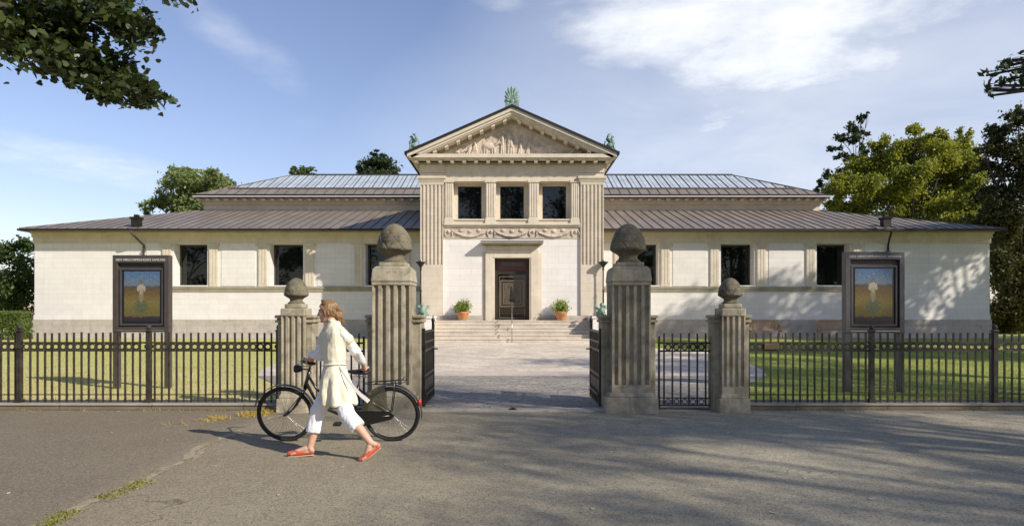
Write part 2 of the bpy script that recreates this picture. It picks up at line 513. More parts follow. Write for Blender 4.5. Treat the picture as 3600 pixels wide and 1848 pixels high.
def setts(name, cols, w, h, mortar, scale_bump=.5, arc=0.):
    m, t, b = newmat(name)
    p = wpos(t); x, y, z = t.sep(p)
    yy = y
    if arc: yy = t.math('ADD', y, t.math('MULTIPLY', t.math('ABSOLUTE', t.math('SINE', t.math('MULTIPLY', x, 1.45))), arc))
    nz = t.noise(p, 2.2, 4)
    yy = t.math('ADD', yy, t.math('MULTIPLY', nz, h*2.2))
    xx = t.math('ADD', x, t.math('MULTIPLY', t.noise(p, 1.9, 4), w*2.2))
    br = t.new('ShaderNodeTexBrick'); t.put(br.inputs['Vector'], t.comb(xx, yy, 0.))
    br.inputs['Scale'].default_value = 1; br.inputs['Brick Width'].default_value = w; br.inputs['Row Height'].default_value = h
    br.inputs['Mortar Size'].default_value = mortar; br.inputs['Mortar Smooth'].default_value = .4; br.inputs['Bias'].default_value = 0
    br.inputs['Color1'].default_value = (*cols[0], 1); br.inputs['Color2'].default_value = (*cols[1], 1); br.inputs['Mortar'].default_value = (*cols[2], 1)
    c = br.outputs['Color']
    n1 = t.noise(p, .8, 5, .6); n2 = t.noise(p, 22, 4, .6)
    c = t.mix(t.mapr(n1, .4, .7, 0, .35), c, tuple(k*.62 for k in cols[0]))
    if arc:
        # fans of setts: slow wavy courses and stones of their own tone
        wv = t.noise(t.comb(t.math('MULTIPLY', x, .55), t.math('MULTIPLY', yy, 2.1), 0.), 1., 4, .6, 1.2)
        c = t.mix(t.mapr(wv, .47, .56, 0, .75), c, tuple(k*.60 for k in cols[0]))
        vo = t.new('ShaderNodeTexVoronoi'); t.put(vo.inputs['Vector'], t.comb(xx, yy, 0.)); vo.inputs['Scale'].default_value = 1.0/w
        wn = t.new('ShaderNodeTexWhiteNoise'); t.put(wn.inputs[0], vo.outputs['Position'])
        c = t.mix(t.mapr(wn.outputs[0], .55, 1., 0, .5), c, tuple(k*.55 for k in cols[1]))
    c = t.mix(t.mapr(n2, .35, .7, 0, .35), c, tuple(k*.55 for k in cols[1]))
    t.put(b.inputs['Base Color'], c); b.inputs['Roughness'].default_value = .8
    t.put(b.inputs['Normal'], t.bump(t.math('SUBTRACT', t.math('MULTIPLY', n2, .4), br.outputs['Fac']), scale_bump, .02))
    return m
M['setts'] = setts('granite setts', ((.36, .325, .275), (.50, .455, .385), (.15, .13, .10)), .30, .19, .026, .6, .12)
M['band'] = setts('pink granite slabs', ((.58, .48, .40), (.68, .57, .48), (.30, .25, .21)), 1.3, .5, .012)
M['paving'] = setts('pale stone paving', ((.88, .78, .62), (.77, .67, .53), (.42, .35, .26)), .85, .46, .03, .5, .45)
M['threshold'] = stone('threshold stone', (.52, .47, .38), .15, 2, stain=(.2, .18, .14), stain_amt=.5, bump=.4, fine=30)

def lawnmat():
    m, t, b = newmat('lawn turf')
    p = wpos(t); x, y, z = t.sep(p)
    n1 = t.noise(p, .5, 5, .6); n2 = t.noise(p, 5, 5, .65); n3 = t.noise(t.comb(t.math('MULTIPLY', x, 1.), t.math('MULTIPLY', y, .4), z), 40, 3)
    dry = t.ramp(n1, [(.3, (.60, .54, .21)), (.5, (.72, .62, .29)), (.7, (.78, .67, .36))])
    lush = t.ramp(n1, [(.3, (.29, .345, .085)), (.55, (.38, .42, .11)), (.75, (.50, .50, .16))])
    # the left lawn is parched towards the road and greener by the museum
    far = t.mapr(y, 12., 24., 0, 1)
    left = t.mix(t.math('MULTIPLY', far, .62), dry, (.58, .58, .19))
    c = t.mix(t.mapr(x, -1., 3.), left, lush)
    c = t.mix(t.mapr(n2, .35, .7, 0, .5), c, t.mix(1., c, (.55, .6, .45), 'MULTIPLY'))
    c = t.mix(t.mapr(n3, .3, .7, 0, .4), c, t.mix(1., c, (.5, .55, .4), 'MULTIPLY'))
    t.put(b.inputs['Base Color'], c); b.inputs['Roughness'].default_value = .95; b.inputs['Specular IOR Level'].default_value = .1
    t.put(b.inputs['Normal'], t.bump(n3, .8, .04))
    return m
M['lawn'] = lawnmat()
def blademat():
    m = M['lawn'].copy(); m.name = 'grass blade'
    t = NT(m.node_tree); b = m.node_tree.nodes['Principled BSDF']
    src = b.inputs['Base Color'].links[0].from_socket
    for l in list(b.inputs['Normal'].links): m.node_tree.links.remove(l)
    tr = t.new('ShaderNodeBsdfTranslucent'); t.put(tr.inputs['Color'], src)
    mx = t.new('ShaderNodeMixShader'); mx.inputs[0].default_value = .5
    t.l.new(b.outputs[0], mx.inputs[1]); t.l.new(tr.outputs[0], mx.inputs[2])
    t.l.new(mx.outputs[0], m.node_tree.nodes['Material Output'].inputs['Surface'])
    return m
M['blade'] = blademat()
M['earth'] = plain('park ground', (.075, .085, .035), .95, 0, .4, .6)
M['gravel'] = plain('pale gravel', (.50, .46, .37), .95, 0, .3, 20, .4)
# ================================================================== THE SETTING
def sheet(name, polys, z, mat, kind='structure', label=None):
    mb = MB()
    for poly in polys:
        mb.add([(p[0], p[1], p[2] if len(p) > 2 else z) for p in poly], [tuple(range(len(poly)))])
    o = mb.build(name, mat)
    return tag(o, label, None, None, kind)

sheet('ground', [[(-400, -300, 0), (400, -300, 0), (400, 500, 0), (-400, 500, 0)]], -.03, M['earth'], label='dark park ground reaching to the horizon')
bpy.data.objects['ground'].location.z = -.05
sheet('road', [[(-60, -14), (60, -14), (60, 11.25), (-60, 11.25)]], 0, M['asphalt'], label='grey brown asphalt in front of the fence')

def lawn(x0, x1, y0, y1):
    # gently rising towards the museum
    ys = [y0, 20, 26, 32, 36, y1]
    hz = lambda y: .004 if y < 20 else .004 + .16 * min(1, (y - 20) / 16) ** 1.3
    return [[(x0, a, hz(a)), (x1, a, hz(a)), (x1, b, hz(b)), (x0, b, hz(b))] for a, b in zip(ys[:-1], ys[1:])]
LAWNZ = lambda y: .004 if y < 20 else .004 + .16 * min(1, (y - 20) / 16) ** 1.3
sheet('lawn', lawn(-60, -5.4, 11.25, 60) + lawn(5.4, 60, 11.25, 60) + [[(-5.4, 11.25, .004), (5.4, 11.25, .004), (5.4, 40, .004), (-5.4, 40, .004)]], 0, M['lawn'], label='lawns on both sides of the forecourt')

edge = [(4.15, 11.25), (4.35, 13), (5.2, 15), (6.35, 17), (6.95, 19), (7.4, 22), (7.7, 25.5), (7.4, 27.2), (6.6, 28.2), (5.6, 28.9), (5.39, 29.6), (5.38, 38)]
def court(y0, y1):
    def X(y):
        for (xa, ya), (xb, yb) in zip(edge[:-1], edge[1:]):
            if ya <= y <= yb: return xa + (xb-xa)*(y-ya)/(yb-ya)
    ys = sorted([y0, y1] + [q[1] for q in edge if y0 < q[1] < y1] + [y0 + (y1-y0)*k/6 for k in range(1, 6)])
    r = [(X(y), y) for y in ys]
    return r + [(-x, y) for x, y in r[::-1]]
def court_z(y0, y1, name, mat, label):
    poly = court(y0, y1)
    n = len(poly)//2
    mb = MB()
    for i in range(n-1):
        a, b = poly[i], poly[i+1]
        za, zb = LAWNZ(a[1]) + .012, LAWNZ(b[1]) + .012
        mb.add([(-a[0], a[1], za), (a[0], a[1], za), (b[0], b[1], zb), (-b[0], b[1], zb)], [(0, 1, 2, 3)])
    tag(mb.build(name, mat), label, kind='structure')
court_z(11.25, 17.0, 'cobbles', M['setts'], 'grey granite setts inside the gate')
court_z(17.0, 18.4, 'slab_band', M['band'], 'pinkish slab band across the forecourt')
court_z(18.4, 37.6, 'paving', M['paving'], 'pale stone paving of the forecourt')
for sgn in (-1, 1):
    xs = sorted((sgn*5.6, sgn*28))
    sheet('path', [[(xs[0], 36.9), (xs[1], 36.9), (xs[1], 38.5), (xs[0], 38.5)]], .176, M['gravel'], label='pale gravel path along the museum wall')

# light strip of stone across the gateway
tag(MB().box(-1.52, 1.52, 10.92, 11.22, -.05, .028).build('threshold', M['threshold'], bevel=.008), 'worn stone strip across the gateway', kind='structure')

# the seam in the asphalt: broken edge with tan fill and moss
def seam_strip():
    mb = MB(); r = random.Random(3)
    def cx(y): return -3.40 - .055*(y) + .05*math.sin(y*2.1) + .03*math.sin(y*5.3)
    ys = [4.0 + .03*i for i in range(215)]
    def run(off, w0, wk, th, sd, z):
        seg = []
        def flush():
            if len(seg) > 1:
                vs = [q for s_ in seg for q in s_]
                mb.add(vs, [(2*i, 2*i+1, 2*i+3, 2*i+2) for i in range(len(seg)-1)])
            seg.clear()
        for y in ys:
            n = mnoise.noise(Vector((y*1.1, sd, 0))) + .5*mnoise.noise(Vector((y*4.5, sd+2, 0)))
            if n < th: flush(); continue
            w = w0 + wk*max(0, n-th)**1.3 + .012*mnoise.noise(Vector((y*14, sd, 4)))
            c = cx(y) + .22 + off + .02*mnoise.noise(Vector((y*5, sd+7, 0)))
            seg.append(((c - max(w, .004), y, z), (c + max(w, .004), y, z)))
        flush()
    run(0, .008, .10, -.25, 3.3, .004); run(.10, .004, .05, -.05, 8.1, .0045); run(-.09, .004, .04, .05, 5.7, .005)
    m, t, b = newmat('crumbled asphalt seam')
    p = wpos(t)
    n = t.noise(p, 18, 5, .7); n2 = t.noise(p, 4, 4)
    c = t.ramp(n, [(.35, (.22, .175, .11)), (.52, (.34, .28, .185)), (.7, (.52, .44, .31))])
    c = t.mix(t.mapr(n2, .52, .62, 0, .7), c, (.20, .165, .09))
    t.put(b.inputs['Base Color'], c); b.inputs['Roughness'].default_value = .95
    t.put(b.inputs['Normal'], t.bump(n, .7, .02))
    tag(mb.build('road_seam', m), 'crumbled tan seam running through the asphalt', kind='structure')
seam_strip()

# ------------------------------------------------------------------ grass, moss, weeds, leaf litter (stuff)
def blades(name, pts, hgt, wid, mat, label, seed=1, lean=.5, cat=None):
    rg = np.random.default_rng(seed)
    N = len(pts); pts = np.asarray(pts)
    a = rg.uniform(0, 2*np.pi, N); d = np.stack([np.cos(a), np.sin(a), np.zeros(N)], 1)
    h = hgt * rg.uniform(.5, 1.25, N); w = wid * rg.uniform(.6, 1.3, N)
    b = rg.uniform(0, 2*np.pi, N); le = rg.uniform(0, lean, N) * h
    tip = pts + np.stack([np.cos(b)*le, np.sin(b)*le, h], 1)
    V = np.stack([pts - d*w[:, None]/2, pts + d*w[:, None]/2, tip], 1)
    o = np_mesh(name, V, 3, mat)
    return tag(o, label, cat, None, 'stuff')
rg = np.random.default_rng(11)
def in_court(x, y):
    xs = np.interp(y, [q[1] for q in edge], [q[0] for q in edge])
    return np.abs(x) < xs + .05
def lawn_pts(n, x0, x1, y0, y1):
    y = y0 + (y1-y0) * rg.random(n)**1.5
    x = rg.uniform(x0, x1, n)
    k = ~in_court(x, y)
    x, y = x[k], y[k]
    z = np.where(y < 20, .004, .004 + .16*np.clip((y-20)/16, 0, 1)**1.3)
    return np.stack([x, y, z], 1)
bl = np.concatenate([lawn_pts(34000, -19, -4, 11.5, 30), lawn_pts(34000, 4, 19, 11.5, 30)])
blades('grass', bl, .045, .018, M['blade'], 'short mown grass on the lawns', 2)
wpts = []
for i in range(520):
    u = abs(rnd.gauss(0, .5)); x = -3.82 - .75*u + rnd.gauss(0, .10); y = 10.95 - 1.0*u + rnd.gauss(0, .13)
    if mnoise.noise(Vector((x*2.2, y*2.2, 3))) > -.1: wpts.append((x, min(y, 11.05), 0))
M['straw'] = leafmat('dry straw', (.42, .29, .045), (.62, .47, .12), .3)
blades('weeds', wpts, .065, .018, M['straw'], 'dry yellow weeds at the foot of the left fence', 3, 3.)
mp = []
for i in range(1100):
    y = rnd.uniform(4.6, 6.5)
    cx = -3.40 - .055*y + .05*math.sin(y*2.1) + .03*math.sin(y*5.3) + .22
    if mnoise.noise(Vector((y*2.2, 7, 0))) > -.2: mp.append((cx + rnd.gauss(.0, .05), y, 0))
M['moss'] = leafmat('moss', (.10, .12, .015), (.27, .26, .05), .2)
blades('moss', mp, .022, .018, M['moss'], 'moss growing in the asphalt seam', 4, 1.)
mp = []
for i in range(900):
    x = rnd.uniform(3.9, 9.5) if i % 2 else -rnd.uniform(4.0, 9.5)
    if mnoise.noise(Vector((x*1.3, 2, 0))) > -.05: mp.append((x, 11.12 - abs(rnd.gauss(0, .035)), 0))
M['kerbgrass'] = leafmat('dry kerb grass', (.20, .17, .06), (.40, .34, .15), .2)
blades('kerb_grass', mp, .035, .014, M['kerbgrass'], 'dry tufts and crumbs along the fence foot', 5, 1.4)

def litter():
    vs = []; r = random.Random(5)
    spots = [(1537,1136),(1607,1195),(1830,1088),(2025,1203),(1270,1168),(390,1195),(20,1241),(540,1172),(860,1175),(1490,1280),(1945,1290),(1390,1240),(2190,1255),(1600,1280),(2300,1110),(2330,1125),(190,1080),(280,1088),(700,1245),(1150,1085)]
    for (px, py) in spots:
        s = (py-784)/1.6; Y = 1717/s; X = (px-1287)/s
        vs.append((X, Y, r.uniform(.018, .03)))
    for i in range(150):
        x = r.uniform(3.9, 9.5) if r.random() < .5 else -r.uniform(3.9, 9.5)
        vs.append((x, 11.05 - abs(r.gauss(0, .12)), r.uniform(.012, .026)))
    for i in range(90):
        Y = r.uniform(5, 11); vs.append((r.uniform(-.8, .8)*Y, Y, r.uniform(.008, .016)))
    V = []
    for (x, y, s) in vs:
        a = r.uniform(0, 6.28); c, d = math.cos(a), math.sin(a); t = r.uniform(.001, .012)
        q = [(1.4*s, 0, t), (.2*s, .7*s, .004+t*.4), (-1.2*s, .1*s, .003), (.1*s, -.7*s, .004)]
        V.append([(x + u*c - v*d, y + u*d + v*c, w+.002) for u, v, w in q])
    m = leafmat('fallen leaf', (.42, .34, .18), (.66, .58, .40), .1)
    tag(np_mesh('leaf_litter', np.array(V), 4, m), 'pale fallen leaves scattered on the asphalt', kind='stuff')
litter()

# ================================================================== THE MUSEUM
YW, YB = 38.6, 34.5
mus = thing('museum_building', 'pale stone neoclassical museum with gabled entrance block and two low wings', 'building', (0, YW, 0))
def P(name, mb, mat, parent=mus, **k): return mb.build(name, M[mat] if isinstance(mat, str) else mat, parent, **k)
WIN = (7.34, 12.76, 18.18)
for sg in (-1, 1):
    X = lambda a, b: (sg*a, sg*b)
    # wall body
    mb = MB()
    mb.box(*X(4.3, 27), YW+1.1, 58, -.3, 6.1)
    mb.box(*X(4.4, 27), YW, YW+1.1, 1.17, 3.02)                          # below the windows
    mb.box(*X(4.4, 27), YW+.003, YW+1.1, 5.46, 6.1)
    edges = [4.4] + [e for c in WIN for e in (c-.95, c+.95)] + [27]
    for a, b in zip(edges[0::2], edges[1::2]): mb.box(*X(a, b), YW+.002, YW+1.1, 3.02, 5.46)
    P('wall', mb, 'wall')
    # plinth with its ledge
    mb = MB()
    mb.box(*X(4.5, 27.12), YW-.12, YW-.001, -.3, .66); mb.box(*X(4.5, 27.08), YW-.08, YW-.001, .66, 1.165)
    mb.box(*X(27, 27.12), YW, 58, -.3, 1.165)
    P('plinth', mb, 'plinth')
    mb = MB(); mb.box(*X(4.5, 27.04), YW-.035, YW-.001, 1.17, 1.43)
    P('base_course', mb, 'wall')
    # string course
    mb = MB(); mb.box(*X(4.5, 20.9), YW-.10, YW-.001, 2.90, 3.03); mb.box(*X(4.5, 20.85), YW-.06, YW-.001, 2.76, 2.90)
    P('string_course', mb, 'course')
    # entablature under the eaves
    mb = MB(); mb.box(*X(4.5, 27.05), YW-.07, YW-.001, 5.47, 5.80); mb.box(*X(4.5, 27.1), YW-.12, YW-.001, 5.80, 6.0); mb.box(*X(4.5, 27.12), YW-.22, YW-.001, 6.0, 6.1)
    mb.box(*X(27, 27.07), YW, 58, 5.47, 6.1)
    P('entablature', mb, 'trim')
    # pilasters and windows
    for c in WIN:
        for d in (-1, 1):
            pc = c + d*1.32
            mb = MB(); mb.box(*X(pc-.25, pc+.25), YW-.07, YW+.001, 3.035, 5.30); mb.box(*X(pc-.31, pc+.31), YW-.11, YW+.001, 5.30, 5.465)
            for k in range(3):
                q = pc - .17 + k*.17
                mb.box(*X(q-.05, q+.05), YW-.082, YW-.068, 3.2, 5.25)
            P('pilaster', mb, 'trim', bevel=.006)
        fr = MB()
        a, b = X(c-.90, c+.90)
        y0 = YW+.74
        fr.box(a, b, y0, y0+.1, 3.03, 3.15); fr.box(a, b, y0, y0+.1, 5.35, 5.45)
        fr.box(*X(c-.95, c-.85), y0, y0+.1, 3.03, 5.45); fr.box(*X(c+.85, c+.95), y0, y0+.1, 3.03, 5.45)
        w = P('window', fr, 'frame')
        P('glass', MB().box(*X(c-.86, c+.86), y0+.05, y0+.07, 3.13, 5.37), 'glass', w)
        P('sill', MB().box(*X(c-1.0, c+1.0), YW-.13, YW+.73, 3.032, 3.10), 'wall', w)
    # raised panels between the window bays
    gaps = [(4.75, WIN[0]-1.72), (WIN[0]+1.72, WIN[1]-1.72), (WIN[1]+1.72, WIN[2]-1.72), (WIN[2]+1.72, 20.7)]
    for a, b in gaps:
        mb = MB(); mb.box(*X(a+.04, b-.04), YW-.022, YW+.001, 3.06, 5.34); mb.box(*X(a, b), YW-.06, YW+.001, 5.36, 5.465)
        P('wall_panel', mb, 'wall')

# lower hipped roof (two halves are one roof) with standing seams
def hip(x0, ya, yb, z0, k, z1, th):
    """frustum roof: eaves +-x0, ya..yb at z0; top inset by k at z1"""
    mb = MB()
    o = [(-x0, ya, z0), (x0, ya, z0), (x0, yb, z0), (-x0, yb, z0)]
    i = [(-x0+k, ya+k, z1), (x0-k, ya+k, z1), (x0-k, yb-k, z1), (-x0+k, yb-k, z1)]
    lo = [(p[0], p[1], p[2]-th) for p in o]
    mb.add(o + i + lo, [(0,1,5,4), (1,2,6,5), (2,3,7,6), (3,0,4,7), (4,5,6,7), (8,9,1,0), (9,10,2,1), (10,11,3,2), (11,8,0,3), (11,10,9,8)])
    return mb
def seams(mb, x0, ya, yb, z0, k, z1, step, w=.035, h=.05, lo=0., hi=1.):
    sl = (z1-z0)/k
    n = int(x0/step)
    for i in range(-n, n+1):
        x = i*step
        top = min(k, x0-abs(x))
        a, b = lo*k, min(hi*k, top)
        if b - a < .1: continue
        mb.bar((x, ya+a, z0+a*sl+.012), (x, ya+b, z0+b*sl+.012), w, h)
    m = int((yb-ya)/2/step)
    for s in (-1, 1):
        for j in range(1, int((yb-ya)/step)):
            y = ya + j*step
            top = min(k, y-ya, yb-y)
            a, b = lo*k, min(hi*k, top)
            if b - a < .1: continue
            mb.bar((s*(x0-a), y, z0+a*sl+.012), (s*(x0-b), y, z0+b*sl+.012), w, h)
    for s in (-1, 1):
        mb.bar((s*x0, ya, z0+.015), (s*(x0-k), ya+k, z1+.015), .07, .06)
    return mb
lr = P('roof', hip(27.25, 37.75, 58.85, 6.22, 7.0, 8.24, .10), 'roof')
P('roof_seam', seams(MB(), 27.25, 37.75, 58.85, 6.22, 7.0, 8.24, .56), 'seam', lr)
for s in (-1, 1):
    mb = MB()
    xs = (s*5.0, s*27.32)
    mb.box(*xs, 37.66, 37.752, 6.09, 6.20)
    mb.box(s*27.252, s*27.33, 37.753, 58.9, 6.09, 6.20)
    P('gutter', mb, 'gutter', lr)
# clerestory
mb = MB().box(-20.2, 20.2, 44.75, 51.9, 7.9, 8.98)
P('clerestory_wall', mb, 'trim')
for s in (-1, 1):
    mb = MB()
    mb.box(s*4.5, s*20.28, 44.62, 44.749, 8.62, 8.80)
    mb.box(s*4.5, s*20.4, 44.45, 44.749, 8.80, 8.97)
    mb.box(s*20.2, s*20.3, 44.75, 51.9, 8.62, 8.97)
    cl = P('upper_cornice', mb, 'trim')
    for i in range(27):
        x = s*(4.7 + i*.6)
        P('dentil', MB().box(x-.11, x+.11, 44.12, 44.449, 8.80, 8.93), 'trim', cl)
ur = P('roof', hip(20.5, 43.95, 53.55, 9.12, 4.8, 11.36, .13), 'roof')
P('roof_seam', seams(MB(), 20.5, 43.95, 53.55, 9.12, 4.8, 11.36, .64, .035, .04), 'seam', ur)
for s in (-1, 1):
    P('eaves_board', MB().box(s*4.9, s*20.55, 43.87, 43.95, 9.0, 9.07), 'white', ur)
    P('gutter', MB().box(s*4.9, s*20.58, 43.85, 43.955, 9.072, 9.16), 'gutter', ur)
# skylight glazing on the front slope of the upper roof
sl = (11.36-9.12)/4.8
for s in (-1, 1):
    mb = MB()
    a, b = .28*4.8, .955*4.8
    xa, xb = 20.5-a-.45, 20.5-b-.2
    off = .03
    mb.add([(s*4.2, 43.95+a, 9.12+a*sl+off), (s*xa, 43.95+a, 9.12+a*sl+off), (s*xb, 43.95+b, 9.12+b*sl+off), (s*4.2, 43.95+b, 9.12+b*sl+off)], [(0, 1, 2, 3)])
    sky = P('skylight', mb, 'skyglass')
    mb = MB()
    x = 4.2
    while x < xa:
        top = min(b, 20.5-x-.3)
        if top > a+.1: mb.bar((s*x, 43.95+a, 9.12+a*sl+off+.02), (s*x, 43.95+top, 9.12+top*sl+off+.02), .04, .04)
        x += .64
    for k in (a, b):
        mb.bar((s*4.2, 43.95+k, 9.12+k*sl+off+.03), (s*(20.5-k-.3), 43.95+k, 9.12+k*sl+off+.03), .06, .06)
    P('glazing_bar', mb, 'skybar', sky)
P('ridge_cap', MB().bar((-15.7, 48.75, 11.37), (15.7, 48.75, 11.37), .25, .1), 'gutter', ur)

# ------------------------------------------------------------------ entrance block
mb = MB()
mb.box(-4.6, 4.6, YB+.75, 46, -.2, 9.0)
mb.box(-4.6, -.93, YB, YB+.75, 1.0, 5.30); mb.box(.93, 4.6, YB, YB+.75, 1.0, 5.30); mb.box(-.93, .93, YB, YB+.75, 4.33, 5.30)
P('wall', mb, 'wall')
mb = MB()
ew = [-4.6, -2.97, -1.36, -.81, .81, 1.36, 2.97, 4.6]
mb.box(-4.6, 4.6, YB+.002, YB+.75, 5.30, 6.24); mb.box(-4.6, 4.6, YB+.002, YB+.75, 8.16, 9.0)
for a, b in zip(ew[0::2], ew[1::2]): mb.box(a, b, YB+.003, YB+.75, 6.24, 8.16)
P('upper_wall', mb, 'trim')
mb = MB()
for s in (-1, 1):
    mb.box(s*4.601, s*4.75, YB-.15, 38.6, -.2, 1.36); mb.box(s*1.5, s*4.7, YB-.10, YB-.001, 1.17, 1.42)
P('plinth', mb, 'plinth')
# big fluted corner pilasters
for s in (-1, 1):
    mb = MB()
    mb.box(s*3.46, s*4.62, YB-.12, YB+.4, 1.42, 3.98)
    mb.box(s*3.46, s*4.62, YB-.12, YB+.4, 7.98, 8.10)
    n = 6; w = 1.16/n
    prof = []
    x = 3.46
    for i in range(n):
        x0 = 3.46 + i*w
        prof += [(x0, YB-.12), (x0+w*.22, YB-.12), (x0+w*.3, YB-.055), (x0+w*.5, YB-.03), (x0+w*.7, YB-.055), (x0+w*.78, YB-.12)]
    prof += [(4.62, YB-.12), (4.62, YB+.4), (3.46, YB+.4)]
    mb.prism([(s*p[0], p[1]) for p in prof], 'z', 3.98, 7.98)
    pil = P('corner_pilaster', mb, 'trim_j')
    mb = MB()
    mb.box(s*3.44, s*4.64, YB-.14, YB+.42, 8.02, 8.10)
    mb.frustum(s*4.04, YB+.14, 8.10, 8.30, .60, .28, .70, .38); mb.box(s*3.32, s*4.76, YB-.26, YB+.55, 8.30, 8.42)
    P('capital', mb, 'trim', pil, bevel=.008)
    mb = MB(); mb.box(s*4.62, s*4.64, YB+.4, 38.6, 1.42, 8.3)
    P('side_facing', mb, 'trim_j', pil)
# narrow pilasters between the upper windows
for x, w in ((-3.18, .20), (-1.085, .235), (1.085, .235), (3.18, .20)):
    mb = MB(); mb.box(x-w, x+w, YB-.07, YB+.004, 6.07, 8.12); mb.box(x-w-.06, x+w+.06, YB-.12, YB+.004, 8.12, 8.24); mb.box(x-w-.03, x+w+.03, YB-.095, YB+.004, 6.07, 6.3)
    for k in range(4):
        q = x - w*.75 + k*w*.5
        mb.box(q-w*.13, q+w*.13, YB-.092, YB-.069, 6.4, 8.08)
    P('pilaster', mb, 'trim', bevel=.005)
for (a, b) in ((-2.97, -1.36), (-.81, .81), (1.36, 2.97)):
    fr = MB(); y = YB+.5
    fr.box(a, b, y-.04, y+.1, 6.24, 6.36); fr.box(a, b, y-.04, y+.1, 8.02, 8.16)
    fr.box(a, a+.2, y-.04, y+.1, 6.36, 8.02); fr.box(b-.2, b, y-.04, y+.1, 6.36, 8.02)
    w = P('window', fr, M['trim'])
    P('glass', MB().box(a+.19, b-.19, y+.04, y+.06, 6.35, 8.03), 'glass', w)
    gb = MB()
    gb.box(a+.2, a+.24, y-.0, y+.039, 6.36, 8.02); gb.box(b-.24, b-.2, y-.0, y+.039, 6.36, 8.02); gb.box(a+.24, b-.24, y-.0, y+.039, 6.36, 6.40); gb.box(a+.24, b-.24, y-.0, y+.039, 7.98, 8.02)
    P('sash', gb, 'frame', w)
    P('sill', MB().box(a-.02, b+.02, YB-.05, y-.045, 6.22, 6.29), 'trim', w)
mb = MB(); mb.box(-3.44, 3.44, YB-.10, YB+.001, 5.88, 5.97); mb.box(-3.44, 3.44, YB-.17, YB+.001, 5.97, 6.06)
P('ledge', mb, 'trim')
# garland frieze
mb = MB(); mb.box(-3.44, 3.44, YB-.03, YB+.001, 5.31, 5.88)
fz = P('frieze', mb, 'relief')
mb = MB()
for c in (-2.12, 0, 2.12):
    path = []; rad = []
    for i in range(17):
        t = i/16
        x = c - .98 + 1.96*t
        z = 5.74 - .34*(1-(2*t-1)**2)
        path.append((x, YB-.055, z)); rad.append(.022 + .036*math.sin(math.pi*t) + .010*math.sin(t*40))
    mb.tube(path, rad, 8)
    for i in range(1, 16):
        t = i/16; x = c-.98+1.96*t; z = 5.74-.34*(1-(2*t-1)**2)
        mb.ell((x, YB-.09, z+.02*math.sin(i*2.1)), (.035, .03, .032), 6, 5)
    for d in (-.45, 0, .45):
        mb.ell((c+d, YB-.05, 5.72 - .05*(d == 0)), (.12, .035, .09), 8, 6)
for c in (-3.2, -1.06, 1.06, 3.2):
    mb.ell((c, YB-.045, 5.66), (.12, .04, .12), 10, 6); mb.ell((c, YB-.08, 5.66), (.05, .03, .05), 8, 6)
    for d in (-1, 1):
        mb.tube([(c+d*.12, YB-.05, 5.72), (c+d*.2, YB-.05, 5.56), (c+d*.14, YB-.05, 5.40)], [.03, .045, .02], 6)
P('garland', mb, 'relief', fz)
# entablature of the block
mb = MB()
mb.box(-4.62, 4.62, YB-.10, YB+.001, 8.425, 8.60); mb.box(-3.36, 3.36, YB-.08, YB+.001, 8.18, 8.42)
for s in (-1, 1):
    mb.box(s*3.42, s*4.66, YB-.15, YB+.001, 8.61, 9.0)
    mb.box(s*4.601, s*4.66, YB, 46, 8.3, 9.0)
mb.box(-3.42, 3.42, YB-.11, YB+.001, 8.601, 9.0)
P('architrave', mb, 'trim')
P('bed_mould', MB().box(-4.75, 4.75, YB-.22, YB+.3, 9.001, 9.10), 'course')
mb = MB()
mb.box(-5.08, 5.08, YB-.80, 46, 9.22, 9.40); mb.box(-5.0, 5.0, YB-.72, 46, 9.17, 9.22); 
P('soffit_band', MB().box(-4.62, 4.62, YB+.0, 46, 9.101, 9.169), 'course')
co = P('cornice', mb, 'trim')
for i in range(17):
    x = -4.76 + i*.595
    P('modillion', MB().box(x-.085, x+.085, YB-.66, YB-.001, 9.03, 9.168), 'trim', co, bevel=.01)
for s in (-1, 1):
    for i in range(8):
        y = YB + .3 + i*.6
        P('modillion', MB().box(s*4.62, s*4.97, y-.085, y+.085, 9.03, 9.168), 'trim', co, bevel=.01)
# pediment: tympanum, raking cornices with modillions, roof
tg = (11.80-9.52)/5.19
ang = math.atan(tg)
mb = MB()
mb.prism([(-5.0, 9.40), (5.0, 9.40), (0, 9.40+5.0*tg)], 'y', YB-.02, YB+.35)
ty = P('tympanum', mb, 'relief')
mb = MB()
def figure(x, z, h, lean=0, arms=0):
    """standing draped figure in low relief"""
    y = YB-.05
    mb.cap((x-.05, y, z), (x-.02+lean, y, z+h*.48), .045, .075, 8, 3); mb.cap((x+.07, y, z), (x+.04+lean, y, z+h*.48), .045, .07, 8, 3)
    mb.cap((x+lean, y, z+h*.45), (x+lean*1.5, y, z+h*.76), .09, .10, 8, 3)
    mb.ell((x+lean*1.8, y-.03, z+h*.92), (.06, .06, .075), 8, 6)
    if arms:
        mb.cap((x+lean*1.5-.08, y, z+h*.74), (x+lean-.2*arms, y-.02, z+h*.52), .035, .03, 6, 3)
        mb.cap((x+lean*1.5+.08, y, z+h*.74), (x+lean+.2*arms, y-.02, z+h*.6), .035, .03, 6, 3)
def beast(x, z, s, d=1):
    y = YB-.05
    mb.ell((x, y, z+.52*s), (.36*s, .09, .17*s), 10, 7)
    for k in (-.26, -.14, .16, .28): mb.cap((x+k*s, y, z+.02), (x+k*s*.9, y, z+.45*s), .03*s, .06*s, 6, 3)
    mb.cap((x+d*.3*s, y, z+.58*s), (x+d*.5*s, y-.02, z+.72*s), .09*s, .07*s, 8, 3); mb.cap((x+d*.5*s, y-.02, z+.74*s), (x+d*.64*s, y-.03, z+.62*s), .065*s, .04*s, 8, 3)
z0 = 9.42
mb.box(-3.9, 3.9, YB-.12, YB-.021, 9.401, 9.44)
